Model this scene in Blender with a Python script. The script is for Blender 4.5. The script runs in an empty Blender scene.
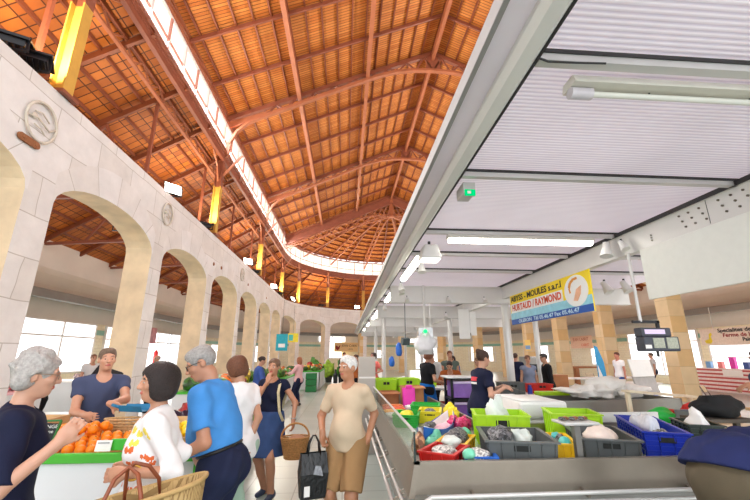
import bpy, bmesh, math, random
import numpy as np
from mathutils import Vector, Matrix
random.seed(7)
PI = math.pi
SC = bpy.context.scene
COL = SC.collection

# ------------------------------------------------------------------ materials
def srgb(r, g, b):
    def f(c):
        c /= 255.0
        return c / 12.92 if c <= .04045 else ((c + .055) / 1.055) ** 2.4
    return (f(r), f(g), f(b), 1.0)

MATS = {}
def nodes_of(m):
    return m.node_tree.nodes, m.node_tree.links

def mat(name, rgb, rough=.6, metal=0., var=0.08, scale=12., bump=0., bscale=60., spec=.5, emit=0., trans=0., alpha=1., sheen=0.):
    """plain procedural surface: colour broken up by noise, optional bump"""
    if name in MATS: return MATS[name]
    m = bpy.data.materials.new(name); m.use_nodes = True
    N, L = nodes_of(m); b = N['Principled BSDF']
    c = srgb(*rgb)
    b.inputs['Roughness'].default_value = rough
    b.inputs['Metallic'].default_value = metal
    b.inputs['Specular IOR Level'].default_value = spec
    tc = N.new('ShaderNodeTexCoord')
    if var > 0:
        n = N.new('ShaderNodeTexNoise'); n.inputs['Scale'].default_value = scale; n.inputs['Detail'].default_value = 4
        L.new(tc.outputs['Object'], n.inputs['Vector'])
        r = N.new('ShaderNodeValToRGB')
        r.color_ramp.elements[0].position = .3; r.color_ramp.elements[1].position = .7
        r.color_ramp.elements[0].color = tuple(x * (1 - var) for x in c[:3]) + (1,)
        r.color_ramp.elements[1].color = tuple(min(1, x * (1 + var)) for x in c[:3]) + (1,)
        L.new(n.outputs['Fac'], r.inputs['Fac']); L.new(r.outputs['Color'], b.inputs['Base Color'])
    else:
        b.inputs['Base Color'].default_value = c
    if bump > 0:
        n2 = N.new('ShaderNodeTexNoise'); n2.inputs['Scale'].default_value = bscale; n2.inputs['Detail'].default_value = 3
        L.new(tc.outputs['Object'], n2.inputs['Vector'])
        bp = N.new('ShaderNodeBump'); bp.inputs['Strength'].default_value = bump; bp.inputs['Distance'].default_value = .02
        L.new(n2.outputs['Fac'], bp.inputs['Height']); L.new(bp.outputs['Normal'], b.inputs['Normal'])
    if emit > 0:
        b.inputs['Emission Color'].default_value = c; b.inputs['Emission Strength'].default_value = emit
    if trans > 0: b.inputs['Transmission Weight'].default_value = trans
    if alpha < 1: b.inputs['Alpha'].default_value = alpha
    MATS[name] = m
    return m

def brick_mat(name, c1, c2, mortar, bw, bh, ms=.01, rough=.7, offset=.5, bump=.3, swap=False, coord='UV', noise=.12, nscale=3., spec=.3):
    if name in MATS: return MATS[name]
    m = bpy.data.materials.new(name); m.use_nodes = True
    N, L = nodes_of(m); b = N['Principled BSDF']
    tc = N.new('ShaderNodeTexCoord')
    src = tc.outputs[coord]
    if swap:
        sx = N.new('ShaderNodeSeparateXYZ'); cx = N.new('ShaderNodeCombineXYZ')
        L.new(src, sx.inputs[0]); L.new(sx.outputs['Y'], cx.inputs['X']); L.new(sx.outputs['X'], cx.inputs['Y']); src = cx.outputs[0]
    k = N.new('ShaderNodeTexBrick')
    k.offset = offset; k.inputs['Scale'].default_value = 1
    k.inputs['Brick Width'].default_value = bw; k.inputs['Row Height'].default_value = bh
    k.inputs['Mortar Size'].default_value = ms; k.inputs['Mortar Smooth'].default_value = .2
    k.inputs['Color1'].default_value = srgb(*c1); k.inputs['Color2'].default_value = srgb(*c2); k.inputs['Mortar'].default_value = srgb(*mortar)
    L.new(src, k.inputs['Vector'])
    n = N.new('ShaderNodeTexNoise'); n.inputs['Scale'].default_value = nscale; n.inputs['Detail'].default_value = 6
    L.new(tc.outputs[coord], n.inputs['Vector'])
    mr = N.new('ShaderNodeMapRange'); mr.inputs['To Min'].default_value = 1 - noise * 2; mr.inputs['To Max'].default_value = 1 + noise * 2
    L.new(n.outputs['Fac'], mr.inputs['Value'])
    mx = N.new('ShaderNodeVectorMath'); mx.operation = 'SCALE'
    L.new(k.outputs['Color'], mx.inputs[0]); L.new(mr.outputs[0], mx.inputs['Scale'])
    L.new(mx.outputs[0], b.inputs['Base Color'])
    b.inputs['Roughness'].default_value = rough; b.inputs['Specular IOR Level'].default_value = spec
    if bump > 0:
        bp = N.new('ShaderNodeBump'); bp.inputs['Strength'].default_value = bump; bp.inputs['Distance'].default_value = .01; bp.invert = True
        L.new(k.outputs['Fac'], bp.inputs['Height']); L.new(bp.outputs['Normal'], b.inputs['Normal'])
    MATS[name] = m
    return m

def emit_mat(name, rgb, s):
    if name in MATS: return MATS[name]
    m = bpy.data.materials.new(name); m.use_nodes = True
    N, L = nodes_of(m); N.remove(N['Principled BSDF'])
    e = N.new('ShaderNodeEmission'); e.inputs['Color'].default_value = srgb(*rgb); e.inputs['Strength'].default_value = s
    L.new(e.outputs[0], N['Material Output'].inputs['Surface'])
    MATS[name] = m
    return m

# ------------------------------------------------------------------ mesh builder
class MB:
    def __init__(s): s.v = []; s.f = []; s.uv = {}; s.mi = []; s.cur = 0
    def add(s, vs, fs, uvs=None):
        o = len(s.v); s.v += [tuple(p) for p in vs]
        for i, f in enumerate(fs):
            if uvs: s.uv[len(s.f)] = uvs[i]
            s.f.append(tuple(o + j for j in f)); s.mi.append(s.cur)
        return s
    def m(s, i): s.cur = i; return s
    def box(s, x0, x1, y0, y1, z0, z1):
        vs = [(x0,y0,z0),(x1,y0,z0),(x1,y1,z0),(x0,y1,z0),(x0,y0,z1),(x1,y0,z1),(x1,y1,z1),(x0,y1,z1)]
        return s.add(vs, [(0,3,2,1),(4,5,6,7),(0,1,5,4),(1,2,6,5),(2,3,7,6),(3,0,4,7)])
    def cbox(s, c, d, rz=0., rx=0., ry=0.):
        M = Matrix.Rotation(rz,3,'Z') @ Matrix.Rotation(ry,3,'Y') @ Matrix.Rotation(rx,3,'X')
        vs = [Vector(c) + M @ Vector((sx*d[0]/2, sy*d[1]/2, sz*d[2]/2)) for sz in (-1,1) for sx,sy in ((-1,-1),(1,-1),(1,1),(-1,1))]
        return s.add(vs, [(0,3,2,1),(4,5,6,7),(0,1,5,4),(1,2,6,5),(2,3,7,6),(3,0,4,7)])
    def bar(s, a, b, w, h=None, up=(0,0,1)):
        """rectangular bar between two points: w sideways, h along 'up'"""
        h = h or w; a = Vector(a); b = Vector(b); d = (b-a).normalized(); u = Vector(up)
        if abs(d.dot(u)) > .98: u = Vector((0,1,0)) if abs(d.y) < .9 else Vector((1,0,0))
        sd = d.cross(u).normalized(); u = sd.cross(d).normalized()
        vs = [p + sd*(i*w/2) + u*(j*h/2) for p in (a,b) for i,j in ((-1,-1),(1,-1),(1,1),(-1,1))]
        return s.add(vs, [(0,1,2,3),(7,6,5,4),(0,4,5,1),(1,5,6,2),(2,6,7,3),(3,7,4,0)])
    def tube(s, pts, r, n=10, caps=True, closed=False):
        pts = [Vector(p) for p in pts]; rs = r if isinstance(r, (list,tuple)) else [r]*len(pts)
        o = len(s.v); u = None; K = len(pts)
        for i,p in enumerate(pts):
            if closed: d = (pts[(i+1)%K]-pts[i-1]).normalized()
            else: d = ((pts[min(i+1,K-1)]-pts[max(i-1,0)])).normalized()
            if u is None:
                u = d.orthogonal().normalized()
            else:
                u = (u - d*u.dot(d));  u = u.normalized() if u.length > 1e-6 else d.orthogonal().normalized()
            w = d.cross(u)
            for k in range(n):
                t = 2*PI*k/n; s.v.append(tuple(p + (u*math.cos(t)+w*math.sin(t))*rs[i]))
        for i in range(K if closed else K-1):
            j = (i+1)%K
            for k in range(n):
                s.f.append((o+i*n+k, o+i*n+(k+1)%n, o+j*n+(k+1)%n, o+j*n+k)); s.mi.append(s.cur)
        if caps and not closed:
            s.f.append(tuple(o+k for k in reversed(range(n)))); s.mi.append(s.cur)
            s.f.append(tuple(o+(K-1)*n+k for k in range(n))); s.mi.append(s.cur)
        return s
    def lathe(s, prof, c=(0,0,0), n=20, axis=None, sx=1., sy=1.):
        """prof: (r,z) list, open; revolved about +Z (or axis vector) at c"""
        c = Vector(c); R = Matrix.Identity(3)
        if axis: R = Vector((0,0,1)).rotation_difference(Vector(axis)).to_matrix()
        o = len(s.v)
        for r,z in prof:
            for k in range(n):
                t = 2*PI*k/n; s.v.append(tuple(c + R @ Vector((r*math.cos(t)*sx, r*math.sin(t)*sy, z))))
        for i in range(len(prof)-1):
            for k in range(n):
                s.f.append((o+i*n+k, o+i*n+(k+1)%n, o+(i+1)*n+(k+1)%n, o+(i+1)*n+k)); s.mi.append(s.cur)
        if prof[0][0] > 1e-4: s.f.append(tuple(o+k for k in reversed(range(n)))); s.mi.append(s.cur)
        if prof[-1][0] > 1e-4: s.f.append(tuple(o+(len(prof)-1)*n+k for k in range(n))); s.mi.append(s.cur)
        return s
    def ball(s, c, r, n=12, m=8, rz=0.):
        r = r if isinstance(r, (list,tuple)) else (r,r,r)
        o = len(s.v); ca, sa = math.cos(rz), math.sin(rz)
        for i in range(m+1):
            a = -PI/2 + PI*i/m
            for k in range(n):
                t = 2*PI*k/n; x = r[0]*math.cos(a)*math.cos(t); y = r[1]*math.cos(a)*math.sin(t)
                s.v.append((c[0]+x*ca-y*sa, c[1]+x*sa+y*ca, c[2]+r[2]*math.sin(a)))
        for i in range(m):
            for k in range(n):
                s.f.append((o+i*n+k, o+i*n+(k+1)%n, o+(i+1)*n+(k+1)%n, o+(i+1)*n+k)); s.mi.append(s.cur)
        return s
    def prism(s, poly, h0, h1, axis='Z'):
        """polygon (2-D) extruded along axis"""
        n = len(poly)
        def P(p, h): return (p[0],p[1],h) if axis=='Z' else ((p[0],h,p[1]) if axis=='Y' else (h,p[0],p[1]))
        vs = [P(p,h0) for p in poly]+[P(p,h1) for p in poly]
        return s.add(vs, [tuple(reversed(range(n))), tuple(range(n,2*n))]+[(i,(i+1)%n,n+(i+1)%n,n+i) for i in range(n)])
    def build(s, name, mats, parent=None, smooth=False, bevel=0., loc=None, rz=0.):
        me = bpy.data.meshes.new(name)
        me.from_pydata(s.v, [], s.f)
        ms = mats if isinstance(mats, (list,tuple)) else [mats]
        for m_ in ms: me.materials.append(m_)
        if len(ms) > 1: me.polygons.foreach_set('material_index', s.mi)
        if s.uv:
            uvl = me.uv_layers.new(name='UVMap')
            for p in me.polygons:
                q = s.uv.get(p.index)
                if q:
                    for li, t in zip(p.loop_indices, q): uvl.data[li].uv = t
        bm = bmesh.new(); bm.from_mesh(me)
        bmesh.ops.remove_doubles(bm, verts=bm.verts, dist=1e-5)
        bmesh.ops.recalc_face_normals(bm, faces=bm.faces); bm.to_mesh(me); bm.free()
        if smooth:
            me.polygons.foreach_set('use_smooth', [True]*len(me.polygons))
        o = bpy.data.objects.new(name, me); COL.objects.link(o)
        if parent: o.parent = parent
        if loc is not None: o.location = loc
        if rz: o.rotation_euler.z = rz
        if smooth == 'auto':
            try: me.set_sharp_from_angle(angle=math.radians(40))
            except Exception: pass
        if bevel > 0:
            md = o.modifiers.new('bevel','BEVEL'); md.width = bevel; md.segments = 2; md.limit_method = 'ANGLE'
        return o

def tag(o, label=None, cat=None, group=None, kind=None):
    if label: o['label'] = label
    if cat: o['category'] = cat
    if group: o['group'] = group
    if kind: o['kind'] = kind
    return o
def empty(name, loc=(0,0,0), rz=0.):
    o = bpy.data.objects.new(name, None); COL.objects.link(o); o.location = loc; o.rotation_euler.z = rz; o.empty_display_size = .1
    return o
def thing(name, label, cat, loc=(0,0,0), rz=0., group=None):
    return tag(empty(name, loc, rz), label, cat, group)
def copy_tree(o, parent=None, label=None):
    kids = [c for c in bpy.data.objects if c.parent == o] if o.type == 'EMPTY' or True else []
    c = o.copy(); COL.objects.link(c); c.parent = parent
    if label: c['label'] = label
    for k in kids: copy_tree(k, c)
    return c
def text(name, s, size, material, parent, loc, rot, extrude=.002, align='CENTER', sx=1., shear=0., bold=0.):
    cu = bpy.data.curves.new(name, 'FONT'); cu.body = s; cu.size = size; cu.extrude = extrude; cu.align_x = align; cu.align_y = 'CENTER'
    cu.shear = shear; cu.offset = bold; cu.resolution_u = 3
    cu.materials.append(material)
    tmp = bpy.data.objects.new(name, cu); COL.objects.link(tmp); bpy.context.view_layer.update()
    me = bpy.data.meshes.new_from_object(tmp.evaluated_get(bpy.context.evaluated_depsgraph_get())); bpy.data.objects.remove(tmp)
    o = bpy.data.objects.new(name, me); COL.objects.link(o); o.parent = parent; o.location = loc; o.rotation_euler = rot; o.scale = (sx,1,1)
    return o
def light(name, kind, loc, energy, color=(1,1,1), size=.3, target=None, spot=1.2, sizey=None):
    l = bpy.data.lights.new(name, kind); l.energy = energy; l.color = color
    if kind == 'AREA':
        l.size = size
        if sizey: l.shape = 'RECTANGLE'; l.size_y = sizey
    elif kind == 'SPOT': l.spot_size = spot; l.spot_blend = .6; l.shadow_soft_size = size
    elif kind == 'POINT': l.shadow_soft_size = size
    o = bpy.data.objects.new(name, l); COL.objects.link(o); o.location = loc
    if target is not None: o.rotation_euler = (Vector(target)-Vector(loc)).to_track_quat('-Z','Y').to_euler()
    return o
WORLD_S = 2.4; EXPO = 0.35; FLOOD_W = 250.; WIN_W = 9.; CLER_W = 1800.
# ------------------------------------------------------------------ architecture
CXN, CYN, RN = 3.7, 30.05, 8.7           # nave axis, apse centre, half width
P0 = 6.1; BAY = 4.0                     # pillar centres at P0 + BAY*k
YB = -6.0                                # hall carries on a little behind the viewer
ZR0, ZR1 = 11.2, 15.1                   # nave eave / ridge
ZA0, ZA1 = 9.5, 5.75                     # aisle roof at the arcade / at the outer wall
RO = 14.7                                # outer wall half width
def zroof(x): return ZR1 - abs(x-CXN)*(ZR1-ZR0)/RN

# stone with block joints and voussoirs, in arc-length metres (UV)
def stone_mat(name, c1, c2, joint, arch=True, tint=None):
    m = bpy.data.materials.new(name); m.use_nodes = True
    N, L = nodes_of(m); b = N['Principled BSDF']
    uv = N.new('ShaderNodeTexCoord').outputs['UV']
    def M(op, a, b_=None, c_=None):
        n = N.new('ShaderNodeMath'); n.operation = op
        for i, x in enumerate((a, b_, c_)):
            if x is None: continue
            if isinstance(x, (int,float)): n.inputs[i].default_value = x
            else: L.new(x, n.inputs[i])
        return n.outputs[0]
    s = N.new('ShaderNodeSeparateXYZ'); L.new(uv, s.inputs[0])
    u, v = s.outputs['X'], s.outputs['Y']
    du = M('SUBTRACT', M('FLOORED_MODULO', M('SUBTRACT', u, P0), BAY), BAY/2)      # from the arch centre
    dz = M('SUBTRACT', v, 3.0)
    r = M('SQRT', M('ADD', M('MULTIPLY', du, du), M('MULTIPLY', dz, dz)))
    an = M('MULTIPLY', M('ARCTAN2', dz, du), 2.9)
    vous = M('MULTIPLY', M('MULTIPLY', M('LESS_THAN', r, 2.42), M('GREATER_THAN', v, 4.15)), M('LESS_THAN', M('ABSOLUTE', du), 1.75))
    cv = N.new('ShaderNodeCombineXYZ'); L.new(an, cv.inputs['X']); cv.inputs['Y'].default_value = .3
    def brick(vec, bw, bh, ms):
        k = N.new('ShaderNodeTexBrick'); k.inputs['Scale'].default_value = 1; k.inputs['Brick Width'].default_value = bw; k.inputs['Row Height'].default_value = bh
        k.inputs['Mortar Size'].default_value = ms; k.inputs['Mortar Smooth'].default_value = .3; k.offset = .43
        k.inputs['Color1'].default_value = srgb(*c1); k.inputs['Color2'].default_value = srgb(*c2); k.inputs['Mortar'].default_value = srgb(*joint)
        L.new(vec, k.inputs['Vector']); return k
    off = N.new('ShaderNodeVectorMath'); off.operation = 'ADD'; L.new(uv, off.inputs[0]); off.inputs[1].default_value = (.15,.1,0)
    nz = N.new('ShaderNodeTexNoise'); nz.inputs['Scale'].default_value = .7; L.new(uv, nz.inputs['Vector'])
    wob = N.new('ShaderNodeVectorMath'); wob.operation = 'MULTIPLY_ADD'; L.new(nz.outputs['Color'], wob.inputs[0]); wob.inputs[1].default_value = (.35,.12,0); L.new(off.outputs[0], wob.inputs[2])
    k1 = brick(wob.outputs[0], 1.15, .66, .009)
    k2 = brick(cv.outputs[0], 1.0, 10., .011)
    mx = N.new('ShaderNodeMix'); mx.data_type = 'RGBA'; L.new(vous, mx.inputs['Factor']); L.new(k1.outputs['Color'], mx.inputs['A']); L.new(k2.outputs['Color'], mx.inputs['B'])
    n = N.new('ShaderNodeTexNoise'); n.inputs['Scale'].default_value = 1.7; n.inputs['Detail'].default_value = 8; n.inputs['Roughness'].default_value = .65; L.new(uv, n.inputs['Vector'])
    mr = N.new('ShaderNodeMapRange'); mr.inputs['From Min'].default_value = .3; mr.inputs['From Max'].default_value = .7; mr.inputs['To Min'].default_value = .88; mr.inputs['To Max'].default_value = 1.06; L.new(n.outputs['Fac'], mr.inputs['Value'])
    sc = N.new('ShaderNodeVectorMath'); sc.operation = 'SCALE'; L.new(mx.outputs['Result'], sc.inputs[0]); L.new(mr.outputs[0], sc.inputs['Scale'])
    L.new(sc.outputs[0], b.inputs['Base Color']); b.inputs['Roughness'].default_value = .75; b.inputs['Specular IOR Level'].default_value = .25
    bp = N.new('ShaderNodeBump'); bp.inputs['Strength'].default_value = .35; bp.inputs['Distance'].default_value = .02
    L.new(n.outputs['Fac'], bp.inputs['Height']); L.new(bp.outputs['Normal'], b.inputs['Normal'])
    return m
STONE = stone_mat('pale_limestone', (228,225,222), (219,214,208), (186,178,168))
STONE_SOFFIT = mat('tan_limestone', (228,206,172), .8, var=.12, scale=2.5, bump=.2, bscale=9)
STONE_Y = brick_mat('yellow_sandstone_blocks', (218,198,162), (208,172,118), (184,162,126), .9, .62, .008, .8, .0, .2, noise=.08, nscale=2.)
PLASTER = mat('beige_plaster', (226,212,196), .85, var=.04, scale=1.2, bump=.1, bscale=20)
PLASTER_P = mat('pale_plaster', (232,224,214), .85, var=.03, scale=1.2)
TILE = brick_mat('cream_wall_tiles', (242,232,202), (237,224,190), (206,194,166), .3, .15, .006, .35, .5, .1, spec=.5, noise=.03)
TILE_G = mat('green_tile_band', (140,190,170), .35, var=.08, scale=6)
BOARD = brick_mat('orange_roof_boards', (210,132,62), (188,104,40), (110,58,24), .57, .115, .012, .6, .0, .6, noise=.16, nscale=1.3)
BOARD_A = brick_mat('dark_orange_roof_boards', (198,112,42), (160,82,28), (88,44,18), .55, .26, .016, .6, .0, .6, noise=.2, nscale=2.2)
STEEL = mat('red_brown_steel', (140,76,52), .5, var=.12, scale=3, bump=.05)
STEEL_L = mat('light_red_brown_steel', (166,96,62), .5, var=.1, scale=3)
PURLIN = mat('dark_purlin_wood', (128,62,28), .6, var=.15, scale=4)
LIT_POST = mat('floodlit_yellow_post', (206,158,66), .5, var=.12, scale=3)  # yellow light of the floodlights, put into the post's base colour
WHITE_FRAME = mat('white_window_frame', (235,230,224), .5, var=.02)
def pane_mat(name, rgb, s):
    m = bpy.data.materials.new(name); m.use_nodes = True
    N, L = nodes_of(m); b = N['Principled BSDF']
    b.inputs['Base Color'].default_value = srgb(*rgb); b.inputs['Roughness'].default_value = .25
    b.inputs['Emission Color'].default_value = srgb(*rgb); b.inputs['Emission Strength'].default_value = s
    return m
PANE_CL = pane_mat('clerestory_daylight_pane', (255,240,228), .75)
PANE_W = pane_mat('daylit_window_pane', (250,252,255), 1.25)
FLOOR = brick_mat('grey_green_floor_tiles', (180,190,182), (168,180,172), (132,142,134), .6, .6, .008, .28, .0, .08, coord='Object', noise=.08, nscale=1.2, spec=.5)

def wmap(s, off, side=-1):
    """arc length s along the arcade, off = distance outwards from the nave face -> x, y"""
    if s <= CYN: return (CXN + side*(RN+off), s)
    a = (s-CYN)/RN
    return (CXN + side*(RN+off)*math.cos(a), CYN + (RN+off)*math.sin(a))
ARC = PI*RN; NB_A = 7; BAY_A = ARC/NB_A
def ucoord(s): return s if s <= P0+6*BAY else P0+6*BAY + (s-(P0+6*BAY))*BAY/BAY_A

def arcade(name, side, k0, k1, mat_face, s_end=None):
    """wall of round arches on square pillars; bays k0..k1 in arc length"""
    TH, PW, ZT, ZS, RISE = .63, .6, 6.0, 4.15, .62
    m = MB(); step = 14
    cols = []                                                      # (s0,s1,z0,z1) bottom heights
    for k in range(k0, k1+1):
        bay = BAY if k < 6 else BAY_A
        c = P0 + BAY*k if k <= 6 else P0+6*BAY + BAY_A*(k-6)
        cols.append((c-PW/2, c+PW/2, 0., 0.))
        if k < k1:
            a, b_ = c+PW/2, c+bay-PW/2; hw = (b_-a)/2
            for i in range(step):
                t0, t1 = -math.cos(PI*i/step), -math.cos(PI*(i+1)/step)
                z = lambda t: ZS + RISE*math.sqrt(max(0, 1-t*t))
                cols.append((a+hw*(1+t0), a+hw*(1+t1), z(t0), z(t1)))
    def P(s, off, z): x, y = wmap(s, off, side); return (x, y, z)
    prev = None
    for (s0, s1, z0, z1) in cols:
        n = 1 if z0 > 0 else 1
        u0, u1 = ucoord(s0), ucoord(s1)
        m.cur = 0
        for off in (0, TH):
            m.add([P(s0,off,z0),P(s1,off,z1),P(s1,off,ZT),P(s0,off,ZT)], [(0,1,2,3)], [[(u0,z0),(u1,z1),(u1,ZT),(u0,ZT)]])
        m.add([P(s0,0,ZT),P(s1,0,ZT),P(s1,TH,ZT),P(s0,TH,ZT)], [(0,1,2,3)], [[(u0,0),(u1,0),(u1,TH),(u0,TH)]])
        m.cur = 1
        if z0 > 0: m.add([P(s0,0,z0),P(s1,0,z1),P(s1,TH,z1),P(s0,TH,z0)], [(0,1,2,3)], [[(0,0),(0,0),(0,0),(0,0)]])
        else:
            for s in (s0, s1):
                m.add([P(s,0,0),P(s,TH,0),P(s,TH,ZS),P(s,0,ZS)], [(0,1,2,3)], [[(.3,0),(.3+TH,0),(.3+TH,ZS),(.3,ZS)]])
    o = m.build(name, mat_face)
    return tag(o, kind='structure')
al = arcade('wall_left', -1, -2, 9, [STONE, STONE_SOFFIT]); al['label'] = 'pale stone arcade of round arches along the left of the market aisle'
ar = arcade('wall_right', 1, -2, 10, [STONE_Y, STONE_Y]); ar['label'] = 'yellow sandstone arcade pillars beyond the fish stalls on the right'

# carved stone medallions on the arcade face and an iron tie plate
def medallion(y, z, r, label):
    t = thing('stone_medallion', label, 'carved medallion', (-5+.026, y, z), 0)
    m = MB(); pts = [(0.015, r*math.cos(2*PI*k/28)*.92, r*math.sin(2*PI*k/28)) for k in range(28)]
    m.tube(pts, .022, 6, closed=True); m.build('ring', STONE_C, t, True)
    m = MB(); m.tube([(.015,-r*.8,-r*.05),(.02,-r*.3,r*.1),(.02,.1*r,-.05*r),(.02,r*.5,-.2*r),(.015,r*.85,.1*r)], .014, 6)
    m.tube([(.015,-r*.5,r*.35),(.02,-r*.1,r*.45),(.02,r*.4,r*.2)], .012, 6); m.tube([(.015,-r*.4,-r*.3),(.02,0,-.35*r),(.02,r*.3,-r*.55)], .012, 6)
    m.ball((.01,-r*.45,.1*r),(.02,.1*r+.02,.1*r+.02)); m.build('relief', STONE_C, t, True)
STONE_C = mat('carved_limestone', (206,196,180), .85, var=.08, scale=9)
medallion(5.75, 5.27, .33, 'carved stone medallion in a ring at the near end of the arcade')
medallion(10.25, 5.4, .3, 'carved stone medallion above the second arcade pillar')
medallion(18.2, 5.35, .3, 'carved stone medallion above the distant fourth arcade pillar')
t = MB()
pl = [(.12*math.cos(a)*.55+ (0.14 if math.cos(a)>0 else -.14), .06*math.sin(a)) for a in [2*PI*k/20 for k in range(20)]]
t.prism([(p[0]+5.62, p[1]+4.86) for p in pl], -4.985, -4.95, 'X')
for d in (-.12,.12): t.ball((-4.945,5.62+d,4.86),(.015,.03,.03))
o = t.build('tie_plate', mat('rusty_iron', (150,98,62), .7, .3, .2, 20), None, bevel=.005); tag(o, 'rusty oblong iron tie plate below the near stone medallion', 'plate')
for (y,z) in ((14.3,4.95),(15.2,5.0),(19.5,5.1),(24.2,5.1)):
    m = MB(); m.lathe([(.0,.0),(.07,.0),(.06,.03),(.02,.04)], (-5.0,y,z), 12, (1,0,0)); o = m.build('tie_plate', MATS['rusty_iron'], None, True)
    tag(o, 'small round rusty iron boss on the stone arcade above the far arches', 'plate', 'small iron bosses on the arcade')

# outer walls, with plaster fascia above a recessed shop front
def outer(name, side):
    m = MB(); S = [YB] + [CYN*i/10 for i in range(1,11)] + [CYN + PI*RN/2*i/16 for i in range(1,17)]
    prof = [(5.75,0),(4.75,0),(4.55,.05),(4.2,.25),(4.05,.3),(4.05,.9),(3.05,.9),(3.05,.7),(2.2,.7),(0,.7)]
    for i in range(len(S)-1):
        for j in range(len(prof)-1):
            (za,oa),(zb,ob) = prof[j], prof[j+1]
            pts = []
            for s,z,of in ((S[i],za,oa),(S[i+1],za,oa),(S[i+1],zb,ob),(S[i],zb,ob)):
                x,y = wmap(s, RO-RN+of-.0, side); pts.append((x,y,z))
            m.cur = 0 if j < 5 else (2 if j < 7 else 1)
            m.add(pts, [(0,1,2,3)], [[(S[i],za),(S[i+1],za),(S[i+1],zb),(S[i],zb)]])
    return tag(m.build(name, [PLASTER, TILE, PLASTER_P]), kind='structure')
outer('wall_outer_left', -1)['label'] = 'pale plaster outer wall with cove behind the left arcade'
outer('wall_outer_right', 1)['label'] = 'pale plaster outer wall with cove behind the right pillars'
for side, nm in ((-1,'left'),(1,'right')):
    m = MB(); S = [YB] + [CYN*i/10 for i in range(1,11)] + [CYN + PI*RN/2*i/16 for i in range(1,17)]
    for i in range(len(S)-1):
        vs = []
        for of,z in ((RO-RN+.68,2.55),(RO-RN+.68,2.78)):
            for s in (S[i],S[i+1]): vs.append((*wmap(s, of, side), z))
        m.add(vs, [(0,1,3,2)])
    tag(m.build('trim_tile_band', TILE_G), 'green tile band along the %s outer wall' % nm, kind='structure')

# floor
m = MB(); m.box(CXN-18, CXN+18, YB, 48, -.1, 0)
tag(m.build('floor', FLOOR), 'pale grey tiled market floor', kind='structure')

# ---------------------------------------------------------------- roofs
def slab(m, quad, uv, th=.06):
    q = [Vector(p) for p in quad]; n = (q[1]-q[0]).cross(q[3]-q[0]).normalized()
    if n.z < 0: n = -n
    vs = q + [p+n*th for p in q]
    fs = [(0,1,2,3),(4,5,6,7),(0,1,5,4),(1,2,6,5),(2,3,7,6),(3,0,4,7)]
    m.add(vs, fs, [uv,uv]+[[(0,0)]*4]*4)
SL = math.hypot(RN+.2, (ZR1-ZR0))
def nave_slope(side, nm):
    m = MB(); e = RN+.25
    slab(m, [(CXN+side*e,YB,zroof(CXN+e)),(CXN,YB,ZR1),(CXN,CYN,ZR1),(CXN+side*e,CYN,zroof(CXN+e))], [(0,YB),(SL,YB),(SL,CYN),(0,CYN)])
    o = tag(m.build('ceiling', BOARD), 'orange boarded %s slope of the nave roof' % nm, kind='structure')
    n = int(SL/.57)
    for i in range(n+1):
        f = (i*.57+.02)/SL; x = CXN+side*e*(1-f); z = zroof(x)
        m = MB(); m.bar((x,YB,z-.045),(x,CYN,z-.045), .055, .09); m.build('purlin', PURLIN, o)
    y = -4+.05
    while y < CYN-.5:
        m = MB(); m.bar((CXN+side*RN,y,ZR0-.13),(CXN+side*.02,y,ZR1-.13), .07, .14); m.build('rafter', STEEL, o); y += 2.0
    for f in (.33,.66):
        x = CXN+side*RN*(1-f); z = zroof(x)-.32
        m = MB(); m.bar((x,YB,z+.1),(x,CYN,z+.1), .13, .1); m.bar((x,YB,z-.09),(x,CYN,z-.09), .16, .06); m.bar((x,YB,z),(x,CYN,z), .05, .2); m.build('main_purlin', STEEL_L, o)
nave_slope(-1, 'left'); nave_slope(1, 'right')
m = MB(); m.bar((CXN,YB,ZR1-.42),(CXN,CYN,ZR1-.42), .14, .34); o = m.build('ridge_beam', STEEL_L); tag(o, 'ridge beam along the top of the nave roof', kind='structure')

# nave trusses
def truss(y, label):
    t = thing('roof_truss', label, None, (0,y,0)); t['kind'] = 'structure'
    for sd in (-1,1):
        X = lambda d: CXN+sd*d
        top = lambda d: zroof(CXN+d)-.2
        low = lambda d: 13.98 - (d**1.9)*.032 if d < 3 else (13.72 - (d-3)*.44 if d < 7.1 else 11.92-.0)
        lows = [(0,13.98),(.8,13.95),(1.6,13.82),(2.4,13.56),(3.4,13.1),(5.6,12.03),(7.3,11.2)]
        def lz(d):
            for (a,za),(b,zb) in zip(lows, lows[1:]):
                if d <= b: return za+(zb-za)*(d-a)/(b-a)
            return lows[-1][1]
        m = MB(); m.bar((X(RN),0,top(RN)),(X(0),0,top(0)), .16, .16); m.build('top_chord', STEEL, t)
        m = MB()
        for (a,za),(b,zb) in zip(lows, lows[1:]): m.bar((X(a),0,za),(X(b),0,zb), .18, .12)
        m.build('bottom_chord', STEEL_L, t)
        n = 9; m = MB()
        for i in range(n):
            d0, d1 = 7.2*i/n, 7.2*(i+1)/n; dm = (d0+d1)/2
            m.bar((X(d0),0,lz(d0)),(X(dm),0,top(dm)-.05), .06, .06); m.bar((X(dm),0,top(dm)-.05),(X(d1),0,lz(d1)), .06, .06)
        m.build('web', STEEL, t)
        m = MB(); pts = [(X(8.62),0,9.3),(X(8.55),0,9.9),(X(8.3),0,10.45),(X(7.9),0,10.87),(X(7.3),0,11.2)]
        for a,b in zip(pts,pts[1:]): m.bar(a,b,.16,.09)
        m.prism([(X(8.6),10.6),(X(7.3),11.25),(X(7.1),11.5),(X(8.62),10.9)], -.03, .03, 'Y')
        m.build('knee_bracket', STEEL_L, t)
    m = MB(); m.prism([(CXN-.35,13.95),(CXN+.35,13.95),(CXN+.25,14.75),(CXN,14.9),(CXN-.25,14.75)], -.03, .03, 'Y'); m.build('gusset', STEEL, t)
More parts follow.
